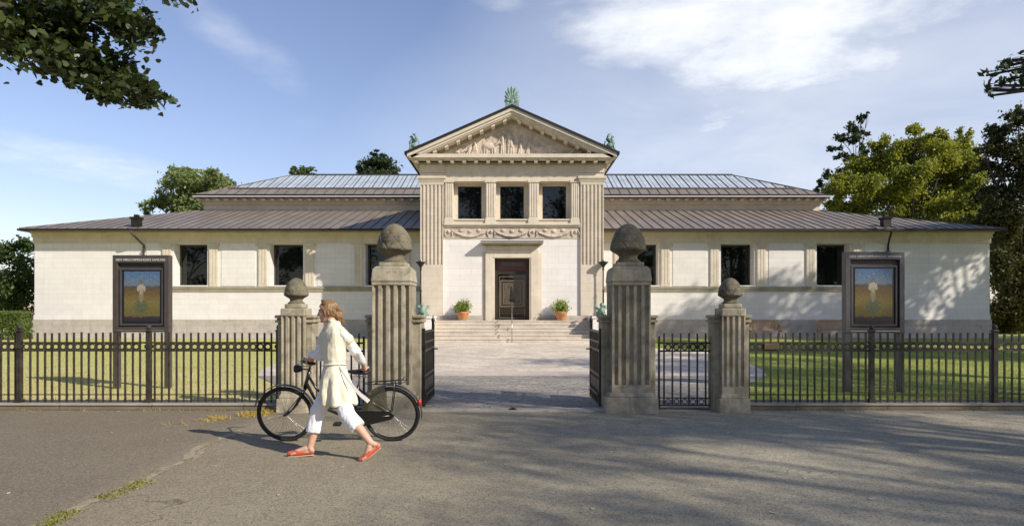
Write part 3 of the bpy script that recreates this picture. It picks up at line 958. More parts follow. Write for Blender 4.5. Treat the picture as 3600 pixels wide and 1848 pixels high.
figure(-.52, z0, 1.38, .03, 1); figure(.02, z0, 1.12, -.05, 1); figure(.34, z0, .98, .08, 1); figure(-.16, z0, 1.5, 0, 1)
figure(.72, z0, .85, .1, 1); figure(-2.05, z0, .62, .1, 1); figure(-1.78, z0, .72, -.05, 0); figure(-2.3, z0, .52, .12, 1)
beast(-1.15, z0, 1.0, 1); beast(1.35, z0, .85, -1); beast(-2.75, z0, .42, 1); beast(2.15, z0, .55, -1)
figure(2.75, z0, .36, .2, 1); figure(3.2, z0, .25, .15, 0)
mb.prism([(-.4, 9.5), (.9, 9.5), (.75, 10.9), (.3, 11.15), (-.3, 10.95)], 'y', YB-.05, YB-.0205)
mb.prism([(-1.6, 9.5), (-.6, 9.5), (-.65, 10.2), (-1.0, 10.4), (-1.45, 10.25)], 'y', YB-.042, YB-.0205)
mb.prism([(1.0, 9.5), (2.3, 9.5), (2.0, 10.0), (1.4, 10.25), (1.0, 10.1)], 'y', YB-.046, YB-.0205)
P('relief_figures', mb, 'relief', ty)
for s in (-1, 1):
    mb = MB()
    def rake(d0, d1, ya, yb, x0=5.14):
        # band between two offsets below the roof underside
        return mb.prism([(s*x0, 11.68-tg*x0-d0), (0, 11.68-d0), (0, 11.68-d1), (s*x0, 11.68-tg*x0-d1)], 'y', ya, yb)
    rake(.0, .17, YB-.88, YB-.02, 5.17); rake(.171, .30, YB-.80, YB-.02, 5.0); rake(.301, .36, YB-.74, YB-.02, 4.9)
    rk = P('raking_cornice', mb, 'trim')
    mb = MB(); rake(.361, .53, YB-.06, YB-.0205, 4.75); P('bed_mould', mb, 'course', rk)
    for i in range(8):
        x = s*(.36 + i*.58)
        zc = 11.68 - tg*abs(x) - .36
        h = .085
        mb = MB(); mb.prism([(x-h, zc+h*tg*s), (x+h, zc-h*tg*s), (x+h, zc-h*tg*s-.13), (x-h, zc+h*tg*s-.13)], 'y', YB-.66, YB-.021)
        P('modillion', mb, 'trim', rk, bevel=.01)
mb = MB()
for s in (-1, 1):
    mb.prism([(s*5.22, 9.52-.03*tg), (0, 11.80), (0, 11.681), (s*5.22, 9.401-.03*tg)], 'y', YB-.95, 48.7)
gr = P('gable_roof', mb, 'gutter')
for s in (-1, 1):
    P('gutter', MB().box(s*5.19, s*5.30, YB-.93, 46, 9.36, 9.50), 'gutter', gr)
# bronze ornaments on the gable
mb = MB()
y = YB-.75
mb.box(-.34, .34, y-.12, y+.12, 11.70, 11.88)
for i in range(9):
    a = R(-68 + 17*i)
    L = .42 + .42*math.cos(a)**2
    d = Vector((math.sin(a)*.78, 0, math.cos(a)))
    c = Vector((0, y, 11.92))
    mb.tube([c, c+d*L*.5, c+d*L*.86, c+d*L], [.045, .065, .075, .025], 8)
mb.ell((0, y-.02, 11.98), (.13, .09, .13), 10, 7)
for s in (-1, 1):
    mb.tube([(s*.08, y, 11.9), (s*.26, y, 11.92), (s*.36, y, 12.02), (s*.30, y, 12.12), (s*.23, y, 12.04)], [.05, .05, .045, .04, .02], 8)
P('palmette_ornament', mb, 'verdigris')
for s in (-1, 1):
    mb = MB(); y = YB-.6; x = s*4.92
    mb.box(x-.2, x+.2, y-.16, y+.16, 9.45, 9.68)
    # crouched winged beast: haunch, chest, legs, neck curl, wing
    mb.ell((x-s*.05, y, 9.86), (.19, .13, .14), 10, 7); mb.ell((x+s*.08, y, 9.98), (.12, .11, .17), 10, 7)
    for q in (-1, 1): mb.cap((x+s*.15, y+q*.06, 9.68), (x+s*.1, y+q*.06, 9.92), .035, .05, 8, 3)
    mb.tube([(x+s*.06, y, 10.05), (x+s*.02, y, 10.2), (x+s*.07, y, 10.3), (x+s*.16, y, 10.27)], [.08, .065, .07, .03], 8)
    for q in (-1, 1): mb.tube([(x-s*.02, y+q*.1, 10.0), (x-s*.18, y+q*.14, 10.18), (x-s*.13, y+q*.14, 10.36), (x-s*.0, y+q*.12, 10.42)], [.05, .075, .06, .02], 8)
    mb.tube([(x-s*.2, y, 9.8), (x-s*.33, y, 9.9), (x-s*.30, y, 10.05), (x-s*.24, y, 10.02)], [.04, .035, .03, .015], 8)
    P('winged_ornament', mb, 'verdigris')

# door surround and door
mb = MB()
for s in (-1, 1):
    mb.box(s*.95, s*1.34, YB-.12, YB+.3, 1.18, 4.72)
    mb.box(s*1.341, s*1.5, YB-.02, YB+.001, 1.18, 4.6)
    mb.box(s*.88, s*.95, YB-.09, YB+.6, 1.18, 4.33)
mb.box(-.949, .949, YB-.12, YB+.3, 4.331, 4.72)
mb.box(-1.30, 1.30, YB-.10, YB+.001, 4.721, 4.90)
sd = P('door_surround', mb, 'trim', bevel=.01)
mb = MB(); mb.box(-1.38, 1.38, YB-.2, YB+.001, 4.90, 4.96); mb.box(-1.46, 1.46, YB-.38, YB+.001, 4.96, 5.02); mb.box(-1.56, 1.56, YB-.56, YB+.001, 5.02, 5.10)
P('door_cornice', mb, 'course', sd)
mb = MB(); mb.box(-1.57, 1.57, YB-.58, YB+.001, 5.101, 5.13)
P('cornice_flashing', mb, 'gutter', sd)
y = YB+.42
mb = MB()
mb.box(-.88, -.72, y, y+.12, 1.2, 4.33); mb.box(.72, .88, y, y+.12, 1.2, 4.33); mb.box(-.72, .72, y, y+.12, 4.2, 4.33); mb.box(-.72, .72, y, y+.12, 3.52, 3.68)
mb.box(-.72, .72, y, y+.12, 1.2, 1.3); mb.box(-.72, .72, y+.02, y+.1, 1.78, 1.86); mb.box(-.04, .04, y+.01, y+.1, 1.3, 1.78)
dr = P('door', mb, 'doorwood')
P('transom', MB().box(-.72, .72, y+.06, y+.09, 3.68, 4.2), 'doorred', dr)
P('transom_light', MB().box(-.55, .55, y+.05, y+.061, 3.95, 4.15), M['board'], dr)
P('glass', MB().box(-.72, .72, y+.06, y+.08, 1.3, 3.52), 'glass', dr)
mb = MB()
def rim(mb, x0, x1, z0, z1, w, ya, yb):
    mb.box(x0, x0+w, ya, yb, z0, z1); mb.box(x1-w, x1, ya, yb, z0, z1); mb.box(x0+w, x1-w, ya, yb, z0, z0+w); mb.box(x0+w, x1-w, ya, yb, z1-w, z1)
rim(mb, -.60, .60, 1.86, 3.22, .05, y+.03, y+.059); rim(mb, -.46, .46, 2.0, 3.08, .035, y+.035, y+.059); rim(mb, -.66, .66, 1.30, 3.42, .03, y+.04, y+.059)
P('door_moulding', mb, 'goldframe', dr)
P('door_panel', MB().box(-.42, .42, y+.05, y+.0595, 2.04, 3.04), plain('door inner bronze', (.10, .085, .06), .4, .2, .5, 6), dr)
mb = MB()
mb.rings([((0, y+.045, 2.12), .14, .012, 0), ((0, y+.045, 2.35), .11, .014, 0), ((0.01, y+.045, 2.55), .09, .014, 0), ((.0, y+.045, 2.68), .11, .014, 0), ((-.01, y+.045, 2.76), .04, .012, 0), ((-.01, y+.045, 2.86), .055, .014, 0), ((-.01, y+.045, 2.92), .02, .01, 0)], 12)
P('door_figure', mb, 'iron', dr)

# steps, cheek blocks
mb = MB()
for i in range(7):
    z = .1686*(i+1)
    y0 = 32.0 + .3*i
    mb.box(-3.8, 3.8, y0 - .025, YB-.16 if i == 6 else y0+.33, z-.055, z)
    mb.box(-3.8, 3.8, y0, YB-.16 if i == 6 else y0+.33, z-.17, z-.0555)
mb.box(-4.6, 4.6, 33.9, YB-.155, -.1, 1.12); mb.box(-1.2, 1.2, YB-.155, YB+.5, .8, 1.19)
st = P('entrance_steps', mb, 'steps', bevel=.01)
for s in (-1, 1):
    mb = MB(); mb.box(s*3.81, s*4.72, 32.25, YB-.16, -.1, 1.30); mb.box(s*3.77, s*4.76, 32.2, YB-.156, 1.30, 1.40)
    P('cheek_block', mb, 'wall', bevel=.015)

# downpipes and roof vents
for s, ox in ((-1, -.0), (1, .12)):
    mb = MB()
    x = s*20.95 + ox
    mb.tube([(x-.1, 37.7, 6.12), (x-.1, 37.75, 5.95), (x+.02, 38.15, 5.65), (x+.16, YW-.07, 5.35), (x+.16, YW-.07, .3)], .055, 8)
    for z in (5.0, 3.6, 2.2, .9): mb.box(x+.08, x+.24, YW-.15, YW-.02, z, z+.05)
    P('downpipe', mb, 'boardbrown' if s < 0 else 'iron')
    mb = MB()
    mb.box(x-.32, x+.1, 38.1, 38.5, 6.25, 6.78); mb.frustum(x-.11, 38.3, 6.78, 6.9, .24, .24, .28, .28); mb.box(x-.22, x, 38.2, 38.4, 6.9, 7.05)
    P('roof_vent', mb, 'gutter')
# ================================================================== GATE PILLARS
def fluted(mb, cx, cy, a, z0, z1, n, dep):
    """square shaft with n grooves on every face"""
    pts = []
    w = 2*a/n
    for k in range(4):
        ca, sa = math.cos(k*math.pi/2), math.sin(k*math.pi/2)
        for i in range(n):
            x0 = -a + i*w
            for (x, d) in ((x0, 0), (x0+w*.2, 0), (x0+w*.26, dep*.75), (x0+w*.5, dep), (x0+w*.74, dep*.75), (x0+w*.8, 0)):
                px, py = x, -a + d
                pts.append((cx + px*ca - py*sa, cy + px*sa + py*ca))
    mb.prism(pts, 'z', z0, z1)

def gate_pillar(cx, big, label):
    y = 11.17 if big else 11.08
    t = thing('gate_pillar', label, 'pillar', (cx, y, 0), 'carved stone pillars of the gateway')
    if big: a, zp, zm, zs, zc, fl = .307, .25, .32, 2.02, 2.33, 5
    else:   a, zp, zm, zs, zc, fl = .185, .22, .29, 1.53, 1.68, 4
    mb = MB(); mb.frustum(cx, y, -.1, zp, a*1.36, a*1.36, a*1.33, a*1.33)
    P('plinth', mb, 'pillar', t, bevel=.015)
    mb = MB(); mb.frustum(cx, y, zp, zm, a*1.2, a*1.2, a*1.12, a*1.12)
    P('base_moulding', mb, 'pillar', t, bevel=.015)
    mb = MB(); mb.box(cx-a, cx+a, y-a, y+a, zm, zm+.12); fluted(mb, cx, y, a, zm+.12, zs, fl, .055 if big else .036)
    P('shaft', mb, 'pillar', t)
    mb = MB()
    if big:
        mb.box(cx-a*1.04, cx+a*1.04, y-a*1.04, y+a*1.04, zs, zs+.06); mb.frustum(cx, y, zs+.06, zc-.04, a*1.07, a*1.07, a*1.0, a*1.0); mb.frustum(cx, y, zc-.04, zc, a*1.0, a*1.0, a*.84, a*.84)
        mb.box(cx-a*.72, cx+a*.72, y-a*.72, y+a*.72, zc, zc+.07)
    else:
        mb.box(cx-a*1.06, cx+a*1.06, y-a*1.06, y+a*1.06, zs, zc-.02); mb.box(cx-a*.8, cx+a*.8, y-a*.8, y+a*.8, zc-.02, zc+.05)
    P('capital', mb, 'pillar', t, bevel=.018)
    # side piers, lower than the shaft, with a little cap
    for s in (-1, 1):
        mb = MB()
        w = .13 if big else .10
        x0, x1 = cx+s*(a-.01), cx+s*(a+w)
        zt = 1.53 if big else 1.53
        mb.box(x0, x1, y-.06, y+a+.08, -.1, zt-.10); mb.box(x0, cx+s*(a+w+.03), y-.10, y+a+.1, zt-.10, zt-.06)
        mb.box(x0, cx+s*(a+w+.01), y-.08, y+a+.09, zt-.06, zt-.03); mb.box(x0, cx+s*(a+w+.035), y-.11, y+a+.1, zt-.03, zt+.02)
        P('side_pier', mb, 'pillar', t, bevel=.012)
    # acorn shaped finial with overlapping leaves
    k = 1 if big else .66
    z = zc + (.07 if big else .05)
    prof = [(.20, 0), (.205, .02), (.19, .035), (.165, .05), (.15, .075), (.15, .10), (.165, .125), (.20, .15), (.245, .175), (.275, .195), (.288, .215), (.288, .235),
            (.283, .26), (.277, .30), (.265, .35), (.247, .40), (.222, .45), (.19, .50), (.148, .545), (.098, .58), (.045, .60), (.01, .605)]
    def scales(aa, zz):
        h = zz/k
        if h < .2: return 1
        q = max(0., (h-.2)/.405)
        row = q*3.2; ri = int(row); v = row - ri
        n = 7
        u = (aa*n/(2*math.pi) + .5*(ri % 2)) % 1.0 * 2 - 1
        e = abs(u) - (1-v)**.55
        fade = 1 - q**3
        if e < -.06: return 1 + fade*(.028*(1-u*u) - .012*(abs(u) < .07))
        if e < .06: return 1 - fade*.05
        return 1 - fade*.012
    pr = []
    for (r0, z0_), (r1, z1_) in zip(prof[:-1], prof[1:]):
        for q in range(5): pr.append(((r0+(r1-r0)*q/5)*k, (z0_+(z1_-z0_)*q/5)*k))
    pr.append((prof[-1][0]*k, prof[-1][1]*k))
    pr = [(r_, z_ if z_ < .2*k else .2*k + (z_-.2*k)*1.09) for r_, z_ in pr]
    mb = MB().lathe(pr, (cx, y, z), 168, True, scales)
    P('finial', mb, 'finial', t)
    return t
gate_pillar(-1.92, True, 'tall fluted stone gate pillar with acorn top, behind the rear wheel of the bicycle')
gate_pillar(1.90, True, 'tall fluted stone gate pillar with acorn top, shaded, beside the narrow barred side gate')
gate_pillar(-3.50, False, 'short fluted stone pillar with acorn top, behind the front wheel of the bicycle')
gate_pillar(3.54, False, 'short fluted stone pillar with acorn top, between side gate and the shaded right fence')

# ================================================================== FENCES
FY = 11.30
def ring(mb, x, y, z, r=.046, t=.0135):
    mb.tube([(x + r*math.cos(a), y, z + r*math.sin(a)) for a in [2*math.pi*k/14 for k in range(14)]], t, 6, closed=True)
def fence(x_in, x_out, posts, label, base_label):
    s = 1 if x_out > 0 else -1
    t = thing('iron_fence', label, 'fence', ((x_in+x_out)/2, FY, 0))
    mb = MB(); mb.box(x_in, x_out, FY-.17, FY+.17, -.1, .0745)
    P('stone_base', mb, 'kerb', t)
    P('coping', MB().box(x_in, x_out, FY-.19, FY+.19, .075, .105), 'coping', t, bevel=.010)
    for z, w, h in ((1.092, .035, .028), (.962, .035, .028), (.235, .03, .014), (.135, .035, .016)):
        mb = MB(); mb.box(x_in, x_out, FY-w/2, FY+w/2, z-h/2, z+h/2); P('rail', mb, 'ironrust', t)
    for x in posts:
        mb = MB(); mb.box(x-.036, x+.036, FY-.036, FY+.036, .1, 1.28); mb.frustum(x, FY, 1.28, 1.31, .055, .055, .03, .03)
        mb.ell((x, FY, 1.345), (.042, .042, .046), 10, 7); mb.box(x-.05, x+.05, FY-.05, FY+.05, 1.0, 1.06); mb.box(x-.05, x+.05, FY-.05, FY+.05, .10, .16)
        P('post', mb, 'ironrust', t)
    n = int(abs(x_out-x_in)/.121)
    bar = ringo = None
    for i in range(n):
        x = x_in + s*.121*(i+.5)
        if any(abs(x-p) < .06 for p in posts): continue
        if bar is None:
            mb = MB(); mb.box(x-.0125, x+.0125, FY-.0125, FY+.0125, .10, 1.255); bar = P('bar', mb, 'ironrust', t); bx = x
            mb = MB(); ring(mb, x+s*.0605, FY, 1.027); ringo = P('ring', mb, 'ironrust', t)
        else:
            for src in (bar, ringo):
                c = src.copy(); COL.objects.link(c); c.parent = t; c.location.x = x - bx
                if src is bar: c.location.x += rnd.gauss(0, .0025); c.location.z = rnd.gauss(0, .004); c.scale.x = c.scale.y = 1
                if src is ringo and any(abs(x+s*.0605-p) < .075 for p in posts): bpy.data.objects.remove(c)
    return t
fl = fence(-3.80, -14.9, (-3.86, -6.01, -8.15, -10.29, -12.43, -14.57), 'low black iron fence with ring frieze in front of the sunlit dry lawn', '')
fr_ = fence(3.86, 14.9, (5.95, 7.99, 10.03, 12.07, 14.1), 'low black iron fence with ring frieze in front of the shaded green lawn', '')
pl = MB(); pl.box(4.17, 4.41, FY-.035, FY-.019, 0.985, 1.085); pl.box(4.21, 4.23, FY-.019, FY+.02, 1.0, 1.07); pl.box(4.35, 4.37, FY-.019, FY+.02, 1.0, 1.07)
tag(P('name_plate', pl, 'plaque', None), 'small brown blank plate fixed to the right fence rail', 'plate')

# side gates between the pillars
def side_gate(x0, x1, label):
    t = thing('side_gate', label, 'gate', ((x0+x1)/2, 11.2, 0), 'narrow side gates beside the main gate')
    y = 11.22
    mb = MB()
    for z, h in ((1.09, .028), (.96, .028), (.19, .016), (.075, .02)): mb.box(x0, x1, y-.018, y+.018, z-h/2, z+h/2)
    mb.box(x0, x0+.03, y-.02, y+.02, .03, 1.2); mb.box(x1-.03, x1, y-.02, y+.02, .03, 1.2)
    P('gate_frame', mb, 'iron', t)
    n = int((x1-x0-.06)/.121)
    w = (x1-x0-.06)/n
    for i in range(n):
        x = x0+.03+w*(i+.5)
        P('bar', MB().box(x-.0125, x+.0125, y-.0125, y+.0125, .075, 1.25), 'iron', t)
        if i < n-1:
            mb = MB(); ring(mb, x+w/2, y, 1.025, .046, .0135); P('ring', mb, 'iron', t)
            mb = MB(); ring(mb, x+w/2, y, .132, .042, .007); P('scroll', mb, 'iron', t)
    return t
side_gate(-3.24, -2.42, 'narrow barred iron side gate partly hidden by the woman')
side_gate(2.40, 3.28, 'narrow barred iron side gate between the two right pillars')

# main gate leaves, swung open into the forecourt
def gate_leaf(s, label):
    hx = s*1.452
    t = thing('gate_leaf', label, 'gate', (hx, 11.15, 0), 'open leaves of the main gate')
    xe = hx - s*.03
    mb = MB()
    y0, y1 = 11.2, 12.58
    def b(ya, yb, za, zb, w=.02): mb.box(hx-w, hx+w, ya, yb, za, zb)
    b(y0, y0+.05, .05, 1.33, .025); b(y1-.05, y1, .05, 1.42, .025)
    for z in (.08, .22, .55, .96, 1.10, 1.27): b(y0+.05, y1-.05, z-.018, z+.018, .022)
    mb.ell((hx, y1-.025, 1.45), (.035, .035, .045), 10, 6); mb.bar((hx, y1-.025, 1.45), (hx, y1-.025, 1.53), .02)
    P('gate_frame', mb, 'iron', t)
    mb = MB(); b(y0+.05, y1-.05, .24, .53, .006); b(y0+.05, y1-.05, 1.12, 1.25, .006)
    for k in range(3):
        ya = y0+.1+k*.42; mb.box(hx-.012, hx+.012, ya, ya+.36, .30, .47)
    P('panel', mb, 'iron', t)
    for i in range(11):
        y = y0+.12+i*.112
        P('bar', MB().box(hx-.014, hx+.014, y-.014, y+.014, .09, 1.26), 'iron', t)
    for z in (.2, 1.0): P('hinge', MB().box(hx-s*.05, hx+s*.09, y0-.02, y0+.03, z, z+.06), 'iron', t)
    mb = MB(); mb.tube([(hx-s*.03, y1-.1, .93), (hx-s*.09, y1-.1, .93), (hx-s*.09, y1-.22, .93)], .012, 8)
    P('handle', mb, 'iron', t)
gate_leaf(-1, 'open black iron gate leaf beside the left tall pillar')
gate_leaf(1, 'open black iron gate leaf beside the right tall pillar')
mb = MB(); mb.box(-.05, .07, 10.98, 11.05, .027, .045); mb.box(-.015, .04, 10.995, 11.035, .045, .062)
tag(P('gate_stop', mb, 'ironrust', None), 'small rusty gate stop set in the threshold stone', 'gate stop')

# ================================================================== DISPLAY BOARDS
def poster_mat(name, seed, sat):
    """a plain landscape in bands: blue sky, brown hill, yellow field with a pale shape"""
    m, t, b = newmat(name)
    g = t.new('ShaderNodeTexCoord').outputs['Generated']
    x, y, z = t.sep(g)
    n = t.noise(g, 7, 5, .65); n2 = t.noise(t.comb(x, z, seed), 26, 4, .7)
    zz = t.math('ADD', z, t.math('MULTIPLY', t.math('SUBTRACT', n, .5), .10))
    c = t.ramp(zz, [(.02, (.035, .03, .05)), (.09, (.05, .045, .07)), (.12, (.20, .17, .055)), (.40, (.27, .23, .08)), (.56, (.21, .14, .06)), (.69, (.13, .11, .085)), (.73, (.20, .28, .38)), (.97, (.12, .24, .46))])
    # greenish patch low in the field
    dx = t.math('SUBTRACT', x, .48); dz = t.math('SUBTRACT', z, .30)
    d = t.math('ADD', t.math('MULTIPLY', t.math('MULTIPLY', dx, dx), 14.), t.math('MULTIPLY', t.math('MULTIPLY', dz, dz), 26.))
    c = t.mix(t.mapr(t.math('ADD', d, t.math('MULTIPLY', n, .6)), .5, 1.1, .75, 0), c, (.10, .16, .10))
    # a pale figure standing in the field
    def oval(cx, cz, a, b, col, amt, wob=.35):
        u = t.math('DIVIDE', t.math('SUBTRACT', x, cx), a); v = t.math('DIVIDE', t.math('SUBTRACT', z, cz), b)
        d = t.math('ADD', t.math('ADD', t.math('MULTIPLY', u, u), t.math('MULTIPLY', v, v)), t.math('MULTIPLY', t.math('SUBTRACT', n2, .5), wob))
        return t.mix(t.mapr(d, .75, 1.05, amt, 0), c, col)
    c = oval(.48, .52, .07, .15, (.36, .34, .25), .75)
    c = oval(.395, .655, .04, .06, (.58, .53, .40), .9); c = oval(.565, .655, .04, .06, (.56, .51, .39), .9)
    c = oval(.48, .69, .09, .055, (.60, .55, .42), .95)
    c = oval(.48, .62, .05, .08, (.50, .45, .34), .9)
    c = oval(.48, .785, .038, .036, (.20, .12, .07), .9); c = oval(.48, .772, .024, .026, (.40, .26, .18), .85)
    for k in range(7): c = oval(.12 + .125*k, .90 - .05*((k*5) % 3), .03, .012, (.30, .38, .45), .7)
    c = t.mix(t.mapr(n2, .38, .62, 0, .7), c, t.mix(1., c, (.45, .45, .45), 'MULTIPLY'))
    c = t.mix(1., c, (.72, .70, .66), 'MULTIPLY')
    if sat < 1: c = t.mix(1-sat, c, (.14, .13, .12))
    t.put(b.inputs['Base Color'], c); b.inputs['Roughness'].default_value = .25
    return m
def text_mesh(txt, size, name):
    cu = bpy.data.curves.new('txt', 'FONT'); cu.body = txt; cu.size = size; cu.extrude = .002; cu.align_x = 'CENTER'
    o = bpy.data.objects.new('txt', cu); COL.objects.link(o)
    bpy.context.view_layer.update()
    me = bpy.data.meshes.new_from_object(o.evaluated_get(bpy.context.evaluated_depsgraph_get()))
    bpy.data.objects.remove(o); me.name = name
    return me
def board(cx, y, w, ztop, zbot, mat, pm, label):
    t = thing('display_board', label, 'display board', (cx, y, 0), 'poster boards on two legs behind the fence')
    h = w/2
    lw = .10
    for s in (-1, 1):
        P('leg', MB().box(cx+s*(h-lw), cx+s*h, y-.05, y+.09, 0, zbot+.02), mat, t, bevel=.006)
    mb = MB()
    mb.box(cx-h, cx+h, y-.06, y+.10, ztop-.16, ztop); mb.box(cx-h, cx+h, y-.06, y+.10, zbot+.02, zbot+.13)
    mb.box(cx-h, cx-h+.10, y-.06, y+.10, zbot+.13, ztop-.16); mb.box(cx+h-.10, cx+h, y-.06, y+.10, zbot+.13, ztop-.16)
    mb.box(cx-h+.10, cx+h-.10, y+.02, y+.08, zbot+.13, ztop-.16)
    bo = P('frame', mb, mat, t, bevel=.006)
    mb = MB(); rim(mb, cx-h+.13, cx+h-.13, zbot+.16, ztop-.27, .035, y-.03, y+.019)
    P('inner_frame', mb, 'board', t)
    P('backing', MB().box(cx-h+.166, cx+h-.166, y, y+.0195, zbot+.197, ztop-.307), 'boardinset', t)
    P('poster', MB().box(cx-h+.215, cx+h-.215, y-.008, y-.001, zbot+.235, ztop-.335), pm, t)
    P('trim_strip', MB().box(cx-h+.10, cx+h-.10, y-.068, y-.061, zbot+.05, zbot+.07), 'chrome', t)
    me = text_mesh('DEN HIRSCHSPRUNGSKE SAMLING', .066, 'lettering')
    me.transform(Matrix.Translation((cx, y-.064, ztop-.12)) @ Matrix.Rotation(math.pi/2, 4, 'X'))
    link_mesh(me, 'lettering', M['white'], t)
    return t
board(-7.72, 14.25, 1.17, 2.78, 1.16, 'boardbrown', poster_mat('painted landscape poster', 1., 1.), 'tall brown grey poster board in front of the sunlit left wing')
board(7.23, 13.65, 1.18, 2.80, 1.16, 'board', poster_mat('painted landscape poster in shade', 2., 1.), 'tall dark grey poster board in front of the shaded right wing')

# ================================================================== BENCHES, LAMPS, STATUES, POTS, HANDRAIL
def bench(cx, label):
    z = .17; y = 37.2
    t = thing('park_bench', label, 'bench', (cx, y, z), 'wooden benches on the right lawn')
    w = .80
    mb = MB()
    for i in range(5): mb.box(cx-w, cx+w, y-.32+i*.095, y-.24+i*.095, z+.42, z+.45)
    P('seat', mb, 'wood', t)
    mb = MB()
    for i in range(19):
        x = cx - w + .07 + i*(2*w-.14)/18
        mb.bar((x, y+.17, z+.47), (x, y+.25, z+.92), .045, .02)
    mb.bar((cx-w, y+.255, z+.945), (cx+w, y+.255, z+.945), .05, .08); mb.bar((cx-w, y+.165, z+.46), (cx+w, y+.165, z+.46), .04, .06)
    P('backrest', mb, 'wood', t)
    for s in (-1, 1):
        x = cx+s*(w+.01)
        P('leg', MB().bar((x, y-.29, z), (x, y-.29, z+.64), .055), 'wood', t)
        P('leg', MB().bar((x, y+.16, z), (x, y+.26, z+.95), .055), 'wood', t)
        mb = MB(); mb.bar((x, y-.34, z+.66), (x, y+.24, z+.66), .07, .035); mb.bar((x, y-.27, z+.39), (x, y+.16, z+.39), .03, .06)
        P('armrest', mb, 'wood', t)
bench(13.82, 'wooden slatted bench just right of the small gate pillar')
bench(17.55, 'wooden slatted bench half hidden by the display board')

def lamp(s, label):
    x, y, z = s*4.56, 34.12, 1.40
    t = thing('lamp_post', label, 'lamp', (x, y, z), 'lamps flanking the entrance steps')
    mb = MB(); mb.lathe([(.15, 0), (.15, .06), (.12, .10), (.10, .2), (.075, .26), (.06, .4), (.045, .5)], (x, y, z), 16)
    P('base', mb, 'iron', t)
    mb = MB(); mb.lathe([(.042, .5), (.038, 1.2), (.055, 1.22), (.055, 1.28), (.036, 1.3), (.03, 2.25), (.05, 2.3), (.05, 2.36), (.035, 2.4)], (x, y, z), 12)
    P('pole', mb, 'iron', t)
    mb = MB(); mb.lathe([(.04, 2.4), (.07, 2.46), (.10, 2.5), (.16, 2.58), (.24, 2.66), (.25, 2.7), (.19, 2.705)], (x, y, z), 18)
    P('bowl', mb, 'iron', t)
    mb = MB(); mb.lathe([(.02, 2.706), (.10, 2.72), (.12, 2.76), (.05, 2.80), (.01, 2.81)], (x, y, z), 14)
    P('burner', mb, 'chrome', t)
lamp(-1, 'slender black lamp post left of the entrance steps')
lamp(1, 'slender black lamp post right of the entrance steps')

def sphinx(s, label):
    x, y, z = s*4.28, 32.75, 1.40
    t = thing('bronze_sphinx', label, 'statue', (x, y, z), 'green bronze statues on the step walls')
    mb = MB()
    d = -1    # looking towards the street
    mb.ell((x, y+.18, z+.20), (.17, .30, .16), 12, 8); mb.ell((x, y-.18, z+.25), (.15, .20, .18), 12, 8)
    for q in (-1, 1):
        mb.cap((x+q*.10, y-.15, z+.13), (x+q*.11, y-.20, z+.05), .06, .05, 8, 4); mb.cap((x+q*.11, y-.20, z+.045), (x+q*.11, y-.52, z+.04), .045, .045, 8, 4)
        mb.ell((x+q*.14, y+.3, z+.12), (.08, .18, .12), 10, 7); mb.cap((x+q*.17, y+.28, z+.045), (x+q*.17, y+.02, z+.04), .045, .04, 8, 4)
        mb.tube([(x+q*.12, y-.1, z+.3), (x+q*.24, y+.1, z+.42), (x+q*.22, y+.32, z+.48), (x+q*.16, y+.44, z+.42)], [.05, .075, .06, .02], 8)
    mb.cap((x, y-.24, z+.33), (x, y-.26, z+.45), .08, .07, 10, 4); mb.ell((x, y-.28, z+.53), (.08, .09, .11), 12, 8)
    mb.ell((x, y-.23, z+.53), (.11, .08, .12), 10, 7)
    mb.tube([(x+.05, y+.45, z+.1), (x+.2, y+.5, z+.08), (x+.26, y+.3, z+.05)], [.03, .03, .02], 6)
    me = remeshed(mb, .016, 2)
    link_mesh(me, 'figure', M['verdigris'], t)
    P('plinth_slab', MB().box(x-.25, x+.25, y-.55, y+.5, z-.005, z+.03), 'verdigris_dark', t, bevel=.008)
sphinx(-1, 'green bronze crouching sphinx on the left step wall')
sphinx(1, 'green bronze crouching sphinx on the right step wall')

def leaf_polys(P0, size, seed, up=.4, fold=.25, aspect=.55, droop=0.):
    """N leaves as 4-corner folded blades at points P0"""
    g = np.random.default_rng(seed); N = len(P0)
    nrm = g.normal(size=(N, 3)); nrm[:, 2] += up*2.2; nrm /= np.linalg.norm(nrm, axis=1)[:, None]
    d = g.normal(size=(N, 3)); d[:, 2] -= droop; d -= nrm*(d*nrm).sum(1)[:, None]; d /= np.linalg.norm(d, axis=1)[:, None]
    s = np.cross(nrm, d)
    L = (size*g.uniform(.65, 1.25, N))[:, None]; W = L*aspect
    a = P0 - d*L*.5; b = P0 + s*W*.5 + nrm*L*fold*.25; c = P0 + d*L*.5; e = P0 - s*W*.5 + nrm*L*fold*.25
    return np.stack([a, b, c, e], 1)

